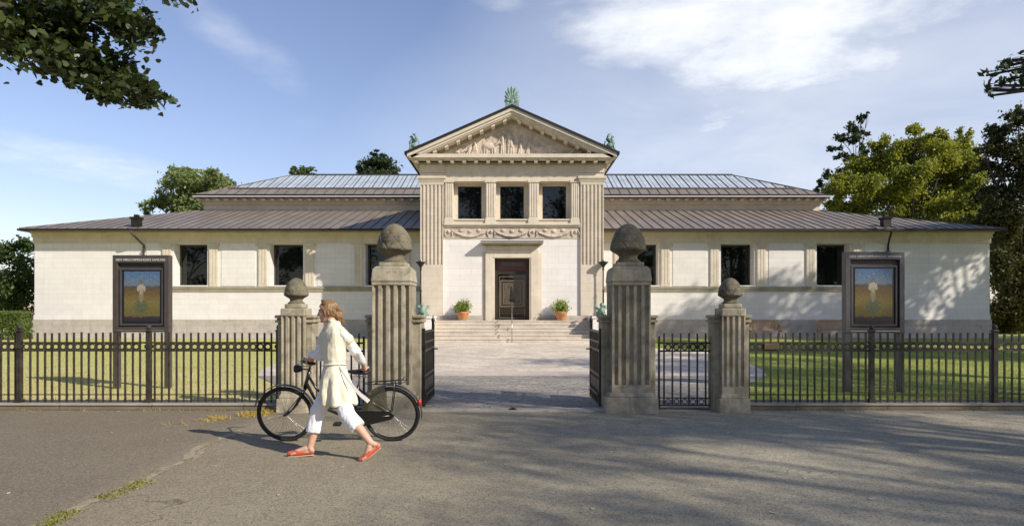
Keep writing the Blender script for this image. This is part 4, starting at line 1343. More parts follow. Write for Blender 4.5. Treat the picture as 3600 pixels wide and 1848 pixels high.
def pot(x, label, seed):
    y, z = 34.0, 1.18
    t = thing('flower_pot', label, 'potted plant', (x, y, z), 'terracotta pots beside the museum door')
    mb = MB(); mb.lathe([(.19, 0), (.22, .02), (.285, .34), (.31, .36), (.315, .43), (.285, .44), (.27, .40), (.02, .39)], (x, y, z), 24)
    P('pot', mb, 'terracotta', t)
    mb = MB()
    r = random.Random(seed)
    for i in range(16):
        a = r.uniform(0, 6.28); e = r.uniform(.15, .38)
        mb.tube([(x, y, z+.38), (x+e*.5*math.cos(a), y+e*.5*math.sin(a), z+.6), (x+e*math.cos(a), y+e*math.sin(a), z+r.uniform(.65, .95))], [.012, .008, .004], 5)
    P('stems', mb, 'leaf_pot', t)
    g = np.random.default_rng(seed); N = 520
    v = g.normal(size=(N, 3)); v /= np.linalg.norm(v, axis=1)[:, None]; v *= (g.random(N)**.5)[:, None]
    pts = np.array([x, y, z+.66]) + v*np.array([.44, .44, .40])*(.75 + .5*np.sin(v[:, :1]*9 + v[:, 1:2]*7 + seed)**2); 
    q = leaf_polys(pts, .20, seed+1, .25, aspect=.26)
    o = np_mesh('foliage', q, 4, M['leaf_pot'], parent=t)
pot(-2.45, 'leafy plant in a terracotta pot left of the museum door', 31)
pot(2.45, 'leafy plant in a terracotta pot right of the museum door', 47)

t = thing('handrail', 'thin steel handrail down the middle of the entrance steps', 'handrail', (0, 33, 0))
mb = MB(); mb.tube([(0, 32.15, .16), (0, 32.15, 1.05), (0, 32.3, 1.12), (0, 33.9, 2.05), (0, 34.02, 2.05), (0, 34.02, 1.18)], .022, 8)
P('rail', mb, 'chrome', t)
P('post', MB().tube([(0, 33.05, .67), (0, 33.05, 1.55)], .018, 8), 'chrome', t)
P('post', MB().tube([(0, 34.0, 1.18), (0, 34.0, 2.04)], .03, 8), 'chrome', t)
# ================================================================== BICYCLE  (local: x along, +y far side, z up; front wheel at -x)
BY = 8.47
bike = thing('bicycle', 'black upright lady bicycle with chain case and rear carrier, pushed along by the woman', 'bicycle', (0, BY, 0), rot=(R(11.5), 0, 0))
FX, RX, WR = -2.79, -1.485, .352
def B(name, mb, mat, parent=bike): return mb.build(name, M[mat], parent, local=True)
def wheel(x, steer):
    rot = Matrix.Rotation(R(steer), 3, 'Z')
    c = Vector((x, 0, WR))
    def T(mb):
        mb.v = [tuple(c + rot @ (Vector(p) - c)) for p in mb.v]; return mb
    n = 56
    circ = lambda r: [(x + r*math.cos(2*math.pi*k/n), 0, WR + r*math.sin(2*math.pi*k/n)) for k in range(n)]
    w = B('wheel', T(MB().tube(circ(WR-.042), .013, 8, closed=True)), 'chrome')
    w.data.materials[0] = M['black']
    B('tyre', T(MB().tube(circ(WR-.021), .021, 10, closed=True)), 'rubber', w)
    mb = MB(); mb.tube([(x, -.045, WR), (x, .045, WR)], .022, 10)
    for k in range(36):
        a = 2*math.pi*k/36; sd = .028 if k % 2 else -.028
        a2 = a + (.35 if k % 4 < 2 else -.35)
        mb.tube([(x+.02*math.cos(a2), sd, WR+.02*math.sin(a2)), (x+(WR-.045)*math.cos(a), 0, WR+(WR-.045)*math.sin(a))], .0016, 4, cap=False)
    B('spokes', T(mb), 'chrome', w)
    mb = MB()
    lo, hi = (R(20), R(165)) if x < -2.3 else (R(-8), R(150))
    pts = [(x + (WR+.022)*math.cos(a), 0, WR + (WR+.022)*math.sin(a)) for a in [lo + (hi-lo)*k/26 for k in range(27)]]
    for p, q in zip(pts[:-1], pts[1:]): mb.bar(p, q, .058, .006, up=(p[0]-x, 0, p[2]-WR))
    return w, T(mb)
fw, fm = wheel(FX, 0); B('fender', fm, 'black')
rw, rm = wheel(RX, 0); B('fender', rm, 'black')
BBX, BBZ = -1.95, .30
mb = MB()
mb.tube([(-2.462, 0, .90), (-2.53, 0, .68)], .022, 10)
mb.tube([(-2.50, 0, .74), (-2.42, 0, .56), (-2.28, 0, .42), (-2.10, 0, .34), (BBX, 0, BBZ)], .019, 10)
mb.tube([(-2.475, 0, .84), (-2.39, 0, .68), (-2.24, 0, .53), (-2.06, 0, .47), (-1.92, 0, .46)], .016, 10)
mb.tube([(BBX, 0, BBZ), (-1.875, 0, .72)], .018, 10)
for s in (-1, 1):
    mb.tube([(BBX, s*.03, BBZ), (RX, s*.06, WR)], .011, 8); mb.tube([(-1.885, s*.02, .68), (-1.72, s*.045, .53), (RX, s*.06, WR)], .009, 8)
mb.tube([(BBX, -.05, BBZ), (BBX, .05, BBZ)], .028, 12)
fr = B('frame', mb, 'black')
mb = MB(); mb.tube([(-1.875, 0, .70), (-1.855, 0, .83)], .013, 8)
B('seat_post', mb, 'chrome', fr)
mb = MB()
for s in (-1, 1):
    mb.tube([(-2.54, s*.05, .66), (-2.58, s*.055, .58), (-2.66, s*.055, .45), (-2.74, s*.055, .37), (FX, s*.05, WR)], [.014, .014, .012, .010, .010], 8)
mb.tube([(-2.53, -.06, .665), (-2.53, .06, .665)], .016, 8)
for s in (-1, 1):
    mb.tube([(FX, s*.05, WR), (FX+.24, s*.035, WR+.285)], .004, 6)
B('fork', mb, 'black')
mb = MB()
mb.tube([(-2.465, 0, .90), (-2.435, 0, 1.01), (-2.46, 0, 1.035)], .013, 8)
for s in (-1, 1):
    mb.tube([(-2.46, 0, 1.035), (-2.48, s*.08, 1.04), (-2.50, s*.18, 1.075), (-2.44, s*.255, 1.085), (-2.33, s*.275, 1.075)], .011, 8)
hb = B('handlebar', mb, 'black')
for s in (-1, 1):
    B('grip', MB().tube([(-2.43, s*.258, 1.0845), (-2.30, s*.281, 1.072)], .017, 10), 'rubber', hb)
    mb = MB(); mb.tube([(-2.47, s*.21, 1.065), (-2.53, s*.24, 1.05), (-2.44, s*.27, 1.04), (-2.36, s*.285, 1.04)], .006, 6); B('brake_lever', mb, 'chrome', hb)
B('bell', MB().ell((-2.47, -.12, 1.085), (.028, .028, .022), 12, 7), 'chrome', hb)
mb = MB(); mb.lathe([(.01, 0), (.03, .01), (.045, .05), (.048, .09), (.04, .1), (.005, .102)], (0, 0, 0), 16)
mb.v = [(-2.54 - p[2], p[1], .93 + p[0]) for p in mb.v]; mb.bar((-2.56, 0, .93), (-2.46, 0, .92), .015)
B('headlight', mb, 'black')
# saddle
mb = MB(); yv = 0
mb.rings([((-1.99, 0, .893), .012, .014, 0), ((-1.98, 0, .905), .03, .03, 0), ((-1.98, 0, .918), .02, .022, 0)], 14)
prof = [(-2.02, .018, .895, .012), (-1.97, .026, .898, .02), (-1.90, .042, .897, .026), (-1.84, .085, .90, .032), (-1.78, .108, .905, .036), (-1.735, .085, .905, .03), (-1.72, .04, .903, .015)]
vs = []; n = 16
mb = MB()
for (x, w, z, h) in prof:
    for k in range(n):
        a = 2*math.pi*k/n
        vs.append((x, w*math.cos(a), z + h*math.sin(a)*(.8 if math.sin(a) > 0 else 1.1)))
fs = [(i*n+k, i*n+(k+1) % n, (i+1)*n+(k+1) % n, (i+1)*n+k) for i in range(len(prof)-1) for k in range(n)]
mb.add(vs, fs, True); mb.f += [tuple(range(n))[::-1], tuple(len(vs)-n+k for k in range(n))]; mb.sm += [True, True]
sa = B('saddle', mb, 'leather')
mb = MB()
for s in (-1, 1):
    mb.tube([(-1.96, 0, .88), (-1.86, s*.03, .845), (-1.78, s*.05, .86), (-1.75, s*.055, .885)], .005, 6)
    mb.tube([(-1.775, s*.06, v) for v in (.88, .87, .85, .84)], .018, 8)
B('saddle_spring', mb, 'chrome', sa)
# crank, pedals, chain case
mb = MB(); mb.tube([(BBX, -.075, BBZ), (BBX-.168, -.085, BBZ-.025)], .011, 8); mb.tube([(BBX, .075, BBZ), (BBX+.168, .085, BBZ+.025)], .011, 8); mb.tube([(BBX, -.08, BBZ), (BBX, .08, BBZ)], .012, 8)
cr = B('crank', mb, 'chrome')
for d, yy in ((-1, -.135), (1, .135)):
    mb = MB(); px, pz = BBX + d*.168, BBZ + d*.025
    mb.box(px-.045, px+.045, yy-.045, yy+.045, pz-.012, pz+.012)
    B('pedal', mb, 'rubber', cr)
mb = MB()
pts = [(BBX-.11, BBZ), (BBX-.085, BBZ+.08), (BBX, BBZ+.115), (RX-.02, WR+.05), (RX+.05, WR), (RX, WR-.05), (BBX, BBZ-.115), (BBX-.085, BBZ-.08)]
mb.prism(pts, 'y', -.062, -.040)
B('chain_case', mb, 'black')
mb = MB()
arc = [(RX + (WR+.01)*math.cos(a), WR + (WR+.01)*math.sin(a)) for a in [R(100 + 75*k/10) for k in range(11)]]
for s in (-1, 1):
    mb = MB(); mb.prism([(RX-.05, WR+.05)] + arc, 'y', s*.05-.002, s*.05+.002)
    B('coat_guard', mb, 'guardnet')
# carrier and rear lamp
mb = MB()
for s in (-1, 1):
    mb.tube([(-1.80, s*.03, .74), (-1.68, s*.06, .752), (-1.35, s*.06, .772), (-1.30, s*.05, .775)], .006, 6)
    mb.tube([(RX, s*.065, WR), (-1.42, s*.065, .767)], .006, 6)
mb.tube([(-1.30, -.05, .775), (-1.28, 0, .80), (-1.30, .05, .775)], .006, 6)
for x in (-1.66, -1.54, -1.42): mb.tube([(x, -.06, .752+(x+1.68)*.06), (x, .06, .752+(x+1.68)*.06)], .005, 6)
mb.tube([(-1.62, 0, .765), (-1.34, 0, .79), (-1.30, 0, .83)], .006, 6)
B('carrier', mb, 'black')
mb = MB(); mb.ell((-1.135, 0, .50), (.028, .035, .045), 12, 8); mb.box(-1.16, -1.13, -.012, .012, .46, .54)
B('tail_light', mb, 'redlens')

# ================================================================== THE WOMAN
wo = thing('person', 'woman in cream tunic, white cropped trousers and red shoes pushing a black bicycle', 'person', (-1.95, 7.5, 0))
V = Vector
# joints taken from the pose in the photograph
neck = V((-2.03, 7.73, 1.462)); headc = V((-2.083, 7.73, 1.60)); waist = V((-1.995, 7.66, 1.0)); hip = V((-1.968, 7.61, .80))
Lsh = V((-1.885, 7.61, 1.375)); Rsh = V((-2.145, 7.86, 1.395))
Lel = V((-1.775, 7.72, 1.165)); Lwr = V((-1.755, 8.03, 1.0))
Rel = V((-2.215, 7.82, 1.11)); Rwr = V((-2.352, 7.955, 1.112))
Rhip = V((-2.03, 7.67, .77)); Rkn = V((-2.162, 7.62, .495)); Ran = V((-2.241, 7.575, .105))
Lhip = V((-1.93, 7.60, .77)); Lkn = V((-1.80, 7.45, .475)); Lan = V((-1.523, 7.35, .195))
Rheel = V((-2.222, 7.575, .045)); Rtoe = V((-2.455, 7.565, .03))
Lheel = V((-1.447, 7.35, .150)); Lball = V((-1.565, 7.335, .045)); Ltoe = V((-1.615, 7.33, .022))
bar_axis = (V((-.13, -.023, -.0125))).normalized()

body = MB()
# head: skull, face, jaw, nose, brow, ear; looking to -x and slightly down
hr = Matrix.Rotation(R(-6), 3, 'Y') @ Matrix.Rotation(R(8), 3, 'Z')
def H(p): return headc + hr @ V(p)
body.ell(H((.012, 0, .03)), (.098, .077, .098), 20, 14, hr)
body.ell(H((-.035, 0, -.02)), (.062, .064, .095), 16, 12, hr)
body.ell(H((-.045, 0, -.075)), (.045, .046, .042), 14, 10, hr)
body.ell(H((-.078, 0, -.098)), (.020, .022, .018), 10, 8, hr)
body.cap(H((-.092, 0, .018)), H((-.112, 0, -.026)), .010, .0145, 10, 4)
body.ell(H((-.088, 0, .030)), (.014, .045, .012), 10, 6, hr)
body.ell(H((-.094, 0, -.062)), (.010, .022, .012), 10, 6, hr)
for q in (-1, 1):
    body.ell(H((.01, q*.078, -.012)), (.020, .009, .032), 10, 8, hr); body.ell(H((-.068, q*.040, -.018)), (.024, .020, .020), 10, 6, hr)
body.cap(H((.02, 0, -.06)), neck + V((.01, 0, -.02)), .052, .058, 16, 5)
# trunk and limbs, continuous under the clothes
body.cap(neck + V((0, 0, -.09)), waist, .105, .10, 16, 5); body.cap(waist, hip, .10, .12, 16, 5)
body.cap(neck + V((.01, 0, -.06)), Lsh + V((0, 0, -.02)), .04, .035, 12, 4); body.cap(neck + V((0, 0, -.06)), Rsh + V((0, 0, -.02)), .04, .035, 12, 4)
body.cap(Lsh + V((0, 0, -.02)), Lel, .036, .034, 12, 4); body.cap(Lel, Lwr, .037, .026, 12, 4)
body.cap(Rsh + V((0, 0, -.02)), Rel, .036, .034, 12, 4); body.cap(Rel, Rwr, .037, .026, 12, 4)
body.cap(Rhip, Rkn, .085, .056, 14, 5); body.cap(Lhip, Lkn, .085, .056, 14, 5)
def shin(k, a):
    d = a - k
    m = k + d*.33
    side = V((.012, 0, 0))
    body.cap(k, m + side, .054, .056, 14, 4); body.cap(m + side, a, .056, .036, 14, 4)
shin(Rkn, Ran); shin(Lkn, Lan)
# feet
def foot(an, heel, ball, toe):
    body.cap(an, heel + V((0, 0, .012)), .036, .030, 12, 4); body.cap(an + (ball-an)*.25, ball + V((0, 0, .012)), .034, .030, 12, 4)
    body.cap(ball + V((0, .018, .005)), toe + V((0, .016, .0)), .026, .017, 10, 4); body.cap(ball + V((0, -.018, .005)), toe + V((.014, -.02, .0)), .024, .015, 10, 4)
    body.cap(heel + V((0, 0, .008)), ball + V((0, 0, .006)), .026, .026, 10, 4)
foot(Ran, Rheel, Rtoe + (Rheel-Rtoe)*.26 + V((0, 0, .003)), Rtoe)
foot(Lan, Lheel, Lball, Ltoe)
# hands ------------------------------------------------------------
tilt = Matrix.Rotation(R(11.5), 3, 'X')
def bk(p): return V((0, BY, 0)) + tilt @ V(p)
ga, gb = bk((-2.43, -.258, 1.0845)), bk((-2.30, -.281, 1.072))
def grip_hand(wr, a, b, rb):
    """four fingers and a thumb closed round the bar from a to b"""
    ax = (b - a).normalized(); c = a + (b-a)*.52
    back = (wr - c); back = (back - ax*back.dot(ax)).normalized()
    upv = ax.cross(back).normalized()
    if upv.z < 0: upv = -upv
    palm = c + back*(rb+.022) + upv*.012
    body.cap(wr, palm, .026, .030, 12, 4)
    for i, L in enumerate((.92, 1.0, .95, .78)):
        o = ax*((i-1.5)*.0195)
        k = palm + o + upv*.012
        ring_ = []
        for ang in (20, 75, 130, 185, 235):
            t = R(ang); rr = (rb + .0095)
            ring_.append(c + o + (back*math.cos(t) + upv*math.sin(t))*rr)
        ring_ = ring_[:5 if L > .85 else 4]
        pts = [k] + ring_
        for q in range(len(pts)-1): body.cap(pts[q], pts[q+1], .0105 - .0008*q, .0098 - .0008*q, 8, 3)
        body.cap(palm + o*.7, k, .017, .012, 8, 3)
    th = palm - ax*.035 - upv*.006
    body.cap(palm - ax*.018, th, .014, .0125, 8, 3)
    t2 = c - ax*.040 + (back*math.cos(R(-50)) + upv*math.sin(R(-50)))*(rb+.011); t3 = c - ax*.028 + (back*math.cos(R(-130)) + upv*math.sin(R(-130)))*(rb+.010)
    body.cap(th, t2, .0125, .0115, 8, 3); body.cap(t2, t3, .0115, .0095, 8, 3)
grip_hand(Rwr, ga, gb, .017)
# left hand resting on the rear of the saddle, fingers bent over it
sp = bk((-1.775, -.055, .936))
def rest_hand(wr, p):
    fw = bk((-1.775, .10, .94)) - p; fw.normalize()
    upv = (tilt @ V((0, 0, 1))); sd = fw.cross(upv).normalized()
    pm = p + upv*.014
    body.cap(wr, pm - fw*.035, .026, .026, 12, 4)
    for i in range(4): body.cap(pm - fw*.04 + sd*((i-1.5)*.012), pm + fw*.02 + sd*((i-1.5)*.019), .015, .012, 8, 3)
    for i, L in enumerate((.068, .076, .072, .056)):
        o = sd*((i-1.5)*.0205)
        k = pm + fw*.022 + o
        a1 = k + fw*L*.5 + upv*.004 + o*.12; a2 = a1 + fw*L*.34 - upv*.008; a3 = a2 + fw*L*.2 - upv*.016
        body.cap(k, a1, .0108, .0098, 8, 3); body.cap(a1, a2, .0098, .0088, 8, 3); body.cap(a2, a3, .0088, .0078, 8, 3)
    th0 = pm - fw*.025 - sd*.025
    body.cap(th0, th0 - sd*.030 + fw*.022 - upv*.004, .0135, .0115, 8, 3); body.cap(th0 - sd*.030 + fw*.022 - upv*.004, th0 - sd*.038 + fw*.05 - upv*.014, .0115, .009, 8, 3)
rest_hand(Lwr, sp)
me = remeshed(body, .0062, 2)
for nm in ('skin', 'eye', 'lips'): me.materials.append(M[nm])
eyes = [H((-.088, q*.031, .012)) for q in (-1, 1)]
brows = [H((-.095, q*.032, .034)) for q in (-1, 1)]
mouth = H((-.103, 0, -.062))
for p in me.polygons:
    c = p.center
    if any((c-e).length < .0095 for e in eyes): p.material_index = 1
    elif any(abs(c.z-e.z) < .0035 and (c-e).length < .020 for e in brows): p.material_index = 1
    elif (c-mouth).length < .021 and abs(c.z-mouth.z) < .008: p.material_index = 2
o = bpy.data.objects.new('body', me); COL.objects.link(o); me.transform(Matrix.Translation(-WLOC[wo.name])); o.parent = wo

def folds(amp, freq, sx=1., sz=.5):
    def f(co):
        return amp*(mnoise.noise(Vector((co.x*freq*sx, co.y*freq*sx, co.z*freq*sz))) + .5*mnoise.noise(Vector((co.x*freq*2.3*sx+9, co.y*freq*2.3*sx, co.z*freq*2.3*sz))))
    return f
# white shirt: both sleeves
mb = MB()
mb.cap(Lsh + V((0, 0, -.02)), Lel, .058, .056, 16, 4); mb.cap(Lel, Lwr - (Lwr-Lel)*.10, .060, .043, 16, 4)
mb.cap(Lel + V((-.01, .03, -.01)), Lel + (Lwr-Lel)*.5 + V((.0, .0, -.012)), .055, .046, 12, 4)
link_mesh(remeshed(mb, .011, 3, folds(.009, 16)), 'sleeve', M['shirt'], wo)
mb = MB()
mb.cap(Rsh + V((0, 0, -.03)), Rel, .058, .060, 16, 4); mb.cap(Rel, Rwr - (Rwr-Rel)*.2, .062, .046, 16, 4); mb.cap(Rel + V((.02, 0, -.02)), Rel + (Rwr-Rel)*.5, .058, .052, 12, 4)
link_mesh(remeshed(mb, .011, 3, folds(.009, 16)), 'sleeve', M['shirt'], wo)
# cream tunic: collar, chest, waist, flared skirt with short cap sleeves
mb = MB()
yaw = R(-62)          # shoulder line runs from near-right to far-left
def ringz(c, a, b, y=yaw): return (c, a, b, y)
rs = [((neck.x+.018, neck.y-.004, neck.z+.035), .062, .058, yaw), ((neck.x+.02, neck.y-.005, neck.z+.0), .082, .074, yaw),
      ((-2.008, 7.735, 1.415), .16, .105, yaw), ((-2.01, 7.735, 1.365), .205, .128, yaw), ((-2.008, 7.73, 1.30), .205, .138, yaw),
      ((-2.007, 7.715, 1.20), .182, .135, yaw), ((-2.0, 7.69, 1.10), .160, .124, yaw), ((-1.995, 7.665, 1.01), .152, .120, yaw),
      ((-1.983, 7.645, .93), .172, .138, yaw), ((-1.970, 7.615, .84), .182, .160, yaw), ((-1.952, 7.60, .74), .186, .172, yaw),
      ((-1.930, 7.58, .65), .182, .180, yaw), ((-1.910, 7.562, .575), .178, .180, yaw)]
mb.rings(rs, 28)
mb.cap(neck + V((.015, -.01, -.045)), Lsh + V((-.012, .005, -.012)), .062, .060, 16, 4); mb.cap(neck + V((.01, .0, -.045)), Rsh + V((.015, -.01, -.015)), .062, .060, 16, 4)
mb.cap(Lsh + V((-.035, .02, -.012)), Lsh + (Lel-Lsh)*.40, .064, .071, 16, 4); mb.cap(Rsh + V((.04, -.03, -.012)), Rsh + (Rel-Rsh)*.48, .064, .073, 16, 4)
mb.tube([(neck.x+.018+.066*math.cos(a), neck.y+.062*math.sin(a), neck.z+.035 - .022*math.cos(a)) for a in [2*math.pi*k/16 for k in range(16)]], .016, 8, closed=True)
def tf(co):
    f = folds(.010, 13)(co)
    if co.z < .98:
        k = min(1, (.98-co.z)/.3)
        a = math.atan2(co.y-7.61, co.x+1.965)
        f += .016*k*math.sin(a*9 + 3*co.z) + .010*k*math.sin(a*5+1)
    if abs(co.z-1.01) < .05: f -= .007
    return f
tme = remeshed(mb, .011, 3, tf)
from mathutils.bvhtree import BVHTree
TB = BVHTree.FromPolygons([v.co.copy() for v in tme.vertices], [tuple(p.vertices) for p in tme.polygons])
link_mesh(tme, 'tunic', M['tunic'], wo)
# waist tape with its flying end
mb = MB()
mb.tube([(-1.995+.158*math.cos(a)*math.cos(yaw) - .126*math.sin(a)*math.sin(yaw), 7.665+.158*math.cos(a)*math.sin(yaw)+.126*math.sin(a)*math.cos(yaw), 1.005+.02*math.cos(a)) for a in [2*math.pi*k/24 for k in range(24)]], .008, 6, closed=True)
def ribbon(pts, w, t=.004):
    for a, b in zip(pts[:-1], pts[1:]): mb.bar(a, b, t, w, up=(.5, -.1, .8))
pp = [V((-1.905, 7.535, 1.0)), V((-1.85, 7.48, .93)), V((-1.79, 7.45, .855)), V((-1.72, 7.43, .775)), V((-1.645, 7.42, .70)), V((-1.575, 7.41, .648)), V((-1.555, 7.41, .628))]
for i, (a, b) in enumerate(zip(pp[:-1], pp[1:])): mb.bar(a, b, .005, (.018, .024, .03, .036, .042, .044)[i], up=(.6, 0, .8))
P('waist_tape', mb, 'belt', wo)
# trousers, cropped at the calf
mb = MB()
mb.cap(hip + V((0, 0, .02)), hip + V((.0, 0, -.06)), .13, .13, 16, 5)
def trouser(hp, kn, an, hem, r0, r1, r2):
    mb.cap(hp, kn, r0, r1, 16, 4)
    e = kn + (an-kn)*hem
    d = (an-kn).normalized()
    # flat hem
    mb.tube([kn - d*.02, kn + (an-kn)*hem*.5, e], [r1, (r1+r2)/2, r2], 18)
trouser(Rhip, Rkn, Ran, .60, .098, .086, .078)
trouser(Lhip, Lkn, Lan, .47, .088, .090, .092)
rme = remeshed(mb, .010, 3, lambda co: folds(.010, 13, 1., .6)(co)*(1 if co.z < .56 else .2))
# keep the cloth of the trousers well under the tunic wherever the two would rub
for v in rme.vertices:
    if v.co.z > .625:
        loc, nrm, idx, dist = TB.find_nearest(v.co)
        d = (v.co - loc).dot(nrm)
        if d < .045: v.co -= nrm*.034*(1 - max(0, d)/.045)
rme.update()
link_mesh(rme, 'trousers', M['trousers'], wo)
# shoes: low red slippers with tan sole
def shoe(heel, ball, toe, an):
    d = (toe-heel).normalized()
    mb = MB()
    mb.cap(heel + V((0, 0, .012)) + d*.005, ball + V((0, 0, .006)), .034, .040, 14, 5); mb.cap(ball + V((0, .006, .004)), toe + d*.012 + V((0, .004, .004)), .040, .028, 14, 5)
    me = remeshed(mb, .008, 2)
    # open the top over the instep and heel
    bm = bmesh.new(); bm.from_mesh(me)
    up = V((0, 0, 1)) - d*d.z; up.normalize()
    kill = []
    for f in bm.faces:
        c = f.calc_center_median(); s = (c-heel).dot(d)/((toe-heel).length); h = (c - (heel + d*(c-heel).dot(d))).dot(up)
        if (h > .026 and s < .60) or (h > .004 and s < .30 and s > .02) or (h > .012 and .30 <= s < .42): kill.append(f)
    bmesh.ops.delete(bm, geom=kill, context='FACES'); bm.to_mesh(me); bm.free()
    s = link_mesh(me, 'shoe', M['shoe'], wo)
    so = MB()
    so.cap(heel - up*.030 + d*.0, ball - up*.030, .026, .034, 12, 4); so.cap(ball - up*.030, toe + d*.01 - up*.022, .034, .024, 12, 4)
    lo = min(v[2] for v in so.v)
    so.v = [((V(v) - up*((V(v)-heel).dot(up)+.030)*.75)) for v in so.v]
    s2 = so.build('sole', M['sole'], s)
shoe(Rheel, Rtoe + (Rheel-Rtoe)*.28, Rtoe, Ran)
shoe(Lheel, Lball, Ltoe, Lan)
# hair: chin-length crown with a loose knot at the nape
mb = MB()
mb.ell(H((.022, 0, .045)), (.104, .086, .092), 20, 14, hr); mb.ell(H((.055, 0, .0)), (.070, .078, .085), 18, 12, hr)
for q in (-1, 1):
    mb.ell(H((.012, q*.066, .015)), (.055, .020, .062), 14, 10, hr); mb.cap(H((-.062, q*.050, .070)), H((-.03, q*.076, .0)), .020, .014, 10, 4)
    mb.cap(H((-.03, q*.078, .0)), H((-.022, q*.074, -.065)), .012, .006, 8, 4)
mb.cap(H((-.064, .02, .084)), H((-.02, -.03, .104)), .018, .030, 10, 4); mb.cap(H((-.060, -.03, .080)), H((.0, .03, .106)), .016, .026, 10, 4)
mb.ell(H((.112, -.012, -.045)), (.050, .052, .060), 14, 10, hr); mb.cap(H((.12, -.02, -.06)), H((.128, -.01, -.135)), .032, .014, 10, 4); mb.cap(H((.10, -.04, -.04)), H((.150, -.045, -.085)), .026, .012, 10, 4)
mb.cap(H((.085, .02, -.06)), H((.098, .03, -.13)), .022, .010, 8, 4)
def hf(co):
    q = hr.inverted() @ (co - headc)
    return .008*mnoise.noise(Vector((q.x*22, q.y*40, q.z*16))) + .003*math.sin(60*q.y + 25*q.x + 18*q.z)
hme = remeshed(mb, .008, 2, hf)
bm = bmesh.new(); bm.from_mesh(hme)
kill = []
for f in bm.faces:
    q = hr.inverted() @ (f.calc_center_median() - headc)
    if q.x < -.058 and q.z < .055: kill.append(f)
bmesh.ops.delete(bm, geom=kill, context='FACES'); bm.to_mesh(hme); bm.free()
ho = link_mesh(hme, 'hair', M['hair'], wo)
mb = MB(); r = random.Random(8)
for i in range(120):
    q = r.choice((-1, 1)); y0 = q*r.uniform(.0, .088)
    h0 = math.sqrt(max(.0, 1-(y0/.093)**2))
    p0 = V((-.062 + .02*abs(y0)/.09, y0*.75, .045 + .085*h0 + r.uniform(-.01, .005)))
    p1 = V((.02, y0*1.02, .035 + .112*h0)); p2 = V((.085, y0*.8, .015 + .07*h0)); p3 = V((.125 + r.uniform(-.02, .035), y0*.35 - .01, -.05 + r.uniform(-.05, .04)))
    pts = []
    for k in range(9):
        u = k/8
        b = p0*(1-u)**3 + p1*3*u*(1-u)**2 + p2*3*u*u*(1-u) + p3*u**3
        pts.append(H(b*1.03 + V((r.uniform(-.003, .003), r.uniform(-.004, .004), r.uniform(-.003, .004)))))
    mb.tube(pts, [.0028, .0036, .004, .004, .004, .004, .0036, .003, .001], 5)
for i in range(26):
    q = r.choice((-1, 1)); a = V((-.03 + r.uniform(-.03, .07), q*(.078 + r.uniform(0, .008)), .03))
    mb.tube([H(a), H(a + V((.012, q*.006, -.04))), H(a + V((r.uniform(-.01, .05), q*.002, -.08 - r.uniform(0, .05))))], [.003, .003, .001], 4)
for i in range(22):
    a = V((.12 + r.uniform(-.03, .03), r.uniform(-.05, .04), -.06))
    mb.tube([H(a), H(a + V((.02, 0, -.04))), H(a + V((r.uniform(-.01, .06), r.uniform(-.02, .02), -.07 - r.uniform(0, .05))))], [.003, .003, .001], 4)
P('loose_strands', mb, 'hair', ho)
# ================================================================== TREES
def ell_pts(g, n, c, r, shell=.45):
    v = g.normal(size=(n, 3)); v /= np.linalg.norm(v, axis=1)[:, None]
    return np.array(c) + v * (g.random(n)**shell)[:, None] * np.array(r)
def tree(name, label, base, trunk_h, tr, clumps, nleaf, size, mat, seed, cat='tree', group=None, up=.3, aspect=.55, lean=(0, 0), droop=0., shell=.4, limb_r=.35):
    """trunk with limbs reaching every clump of the crown; clumps: (x, y, z, rx, ry, rz) in world metres"""
    g = np.random.default_rng(seed); r = random.Random(seed)
    t = thing(name, label, cat, base, group)
    mb = MB()
    b = V(base); top = b + V((lean[0], lean[1], trunk_h))
    mid = b + (top-b)*.5 + V((r.uniform(-.2, .2), r.uniform(-.2, .2), 0))
    mb.tube([b + V((0, 0, -.1)), b + V((0, 0, .25)), mid, top], [tr*1.5, tr*1.1, tr*.85, tr*.6], 12)
    for c in clumps:
        c3 = V(c[:3])
        st = b + (top-b)*r.uniform(.55, 1.)
        m = st + (c3-st)*.5 + V((0, 0, .12*(c3-st).length))
        L = (c3-st).length
        mb.tube([st, m, c3], [tr*limb_r*1.1, tr*limb_r*.65, tr*.08], 7)
        for q in range(3):
            e = c3 + V((r.uniform(-1, 1)*c[3], r.uniform(-1, 1)*c[4], r.uniform(-.6, 1)*c[5]))*.75
            mb.tube([m + (c3-m)*.5, (m+c3)*.25 + e*.5, e], [tr*limb_r*.4, tr*limb_r*.22, tr*.03], 5)
    P('trunk', mb, 'bark', t)
    vol = np.array([c[3]*c[4]*c[5] for c in clumps])**(2/3); vol = vol/vol.sum()
    pts = []
    for c, w in zip(clumps, vol):
        n = max(12, int(nleaf*w))
        # every clump is itself a handful of leafy sprays
        k = max(3, int(7*(c[3]*c[4]*c[5])**(1/3)/max(size*3, .3)))
        k = min(k, 26)
        sc_ = ell_pts(g, k, c[:3], np.array(c[3:6])*.85, shell)
        idx = g.integers(0, k, n)
        sr = np.array(c[3:6])*.36
        pts.append(sc_[idx] + g.normal(size=(n, 3))*sr*.55)
    pts = np.concatenate(pts)
    np_mesh('crown', leaf_polys(pts, size, seed+5, up, aspect=aspect, droop=droop), 4, M[mat], parent=t)
    return t
def PX(px, py, Y): return ((px-1287)/1717*Y, 1.6 + (784-py)/1717*Y)
def clumps_px(lst, Y, rnd_seed=0, dy=1.):
    """crown clumps given as measured (px, py, rpx, rpy) at distance Y, spread in depth"""
    r = random.Random(rnd_seed); out = []
    for (px, py, a, b) in lst:
        yy = Y + r.uniform(-1, 1)*dy
        x, z = PX(px, py, yy); s = yy/1717
        out.append((x, yy, z, a*s, max(a, b)*s, b*s))
    return out

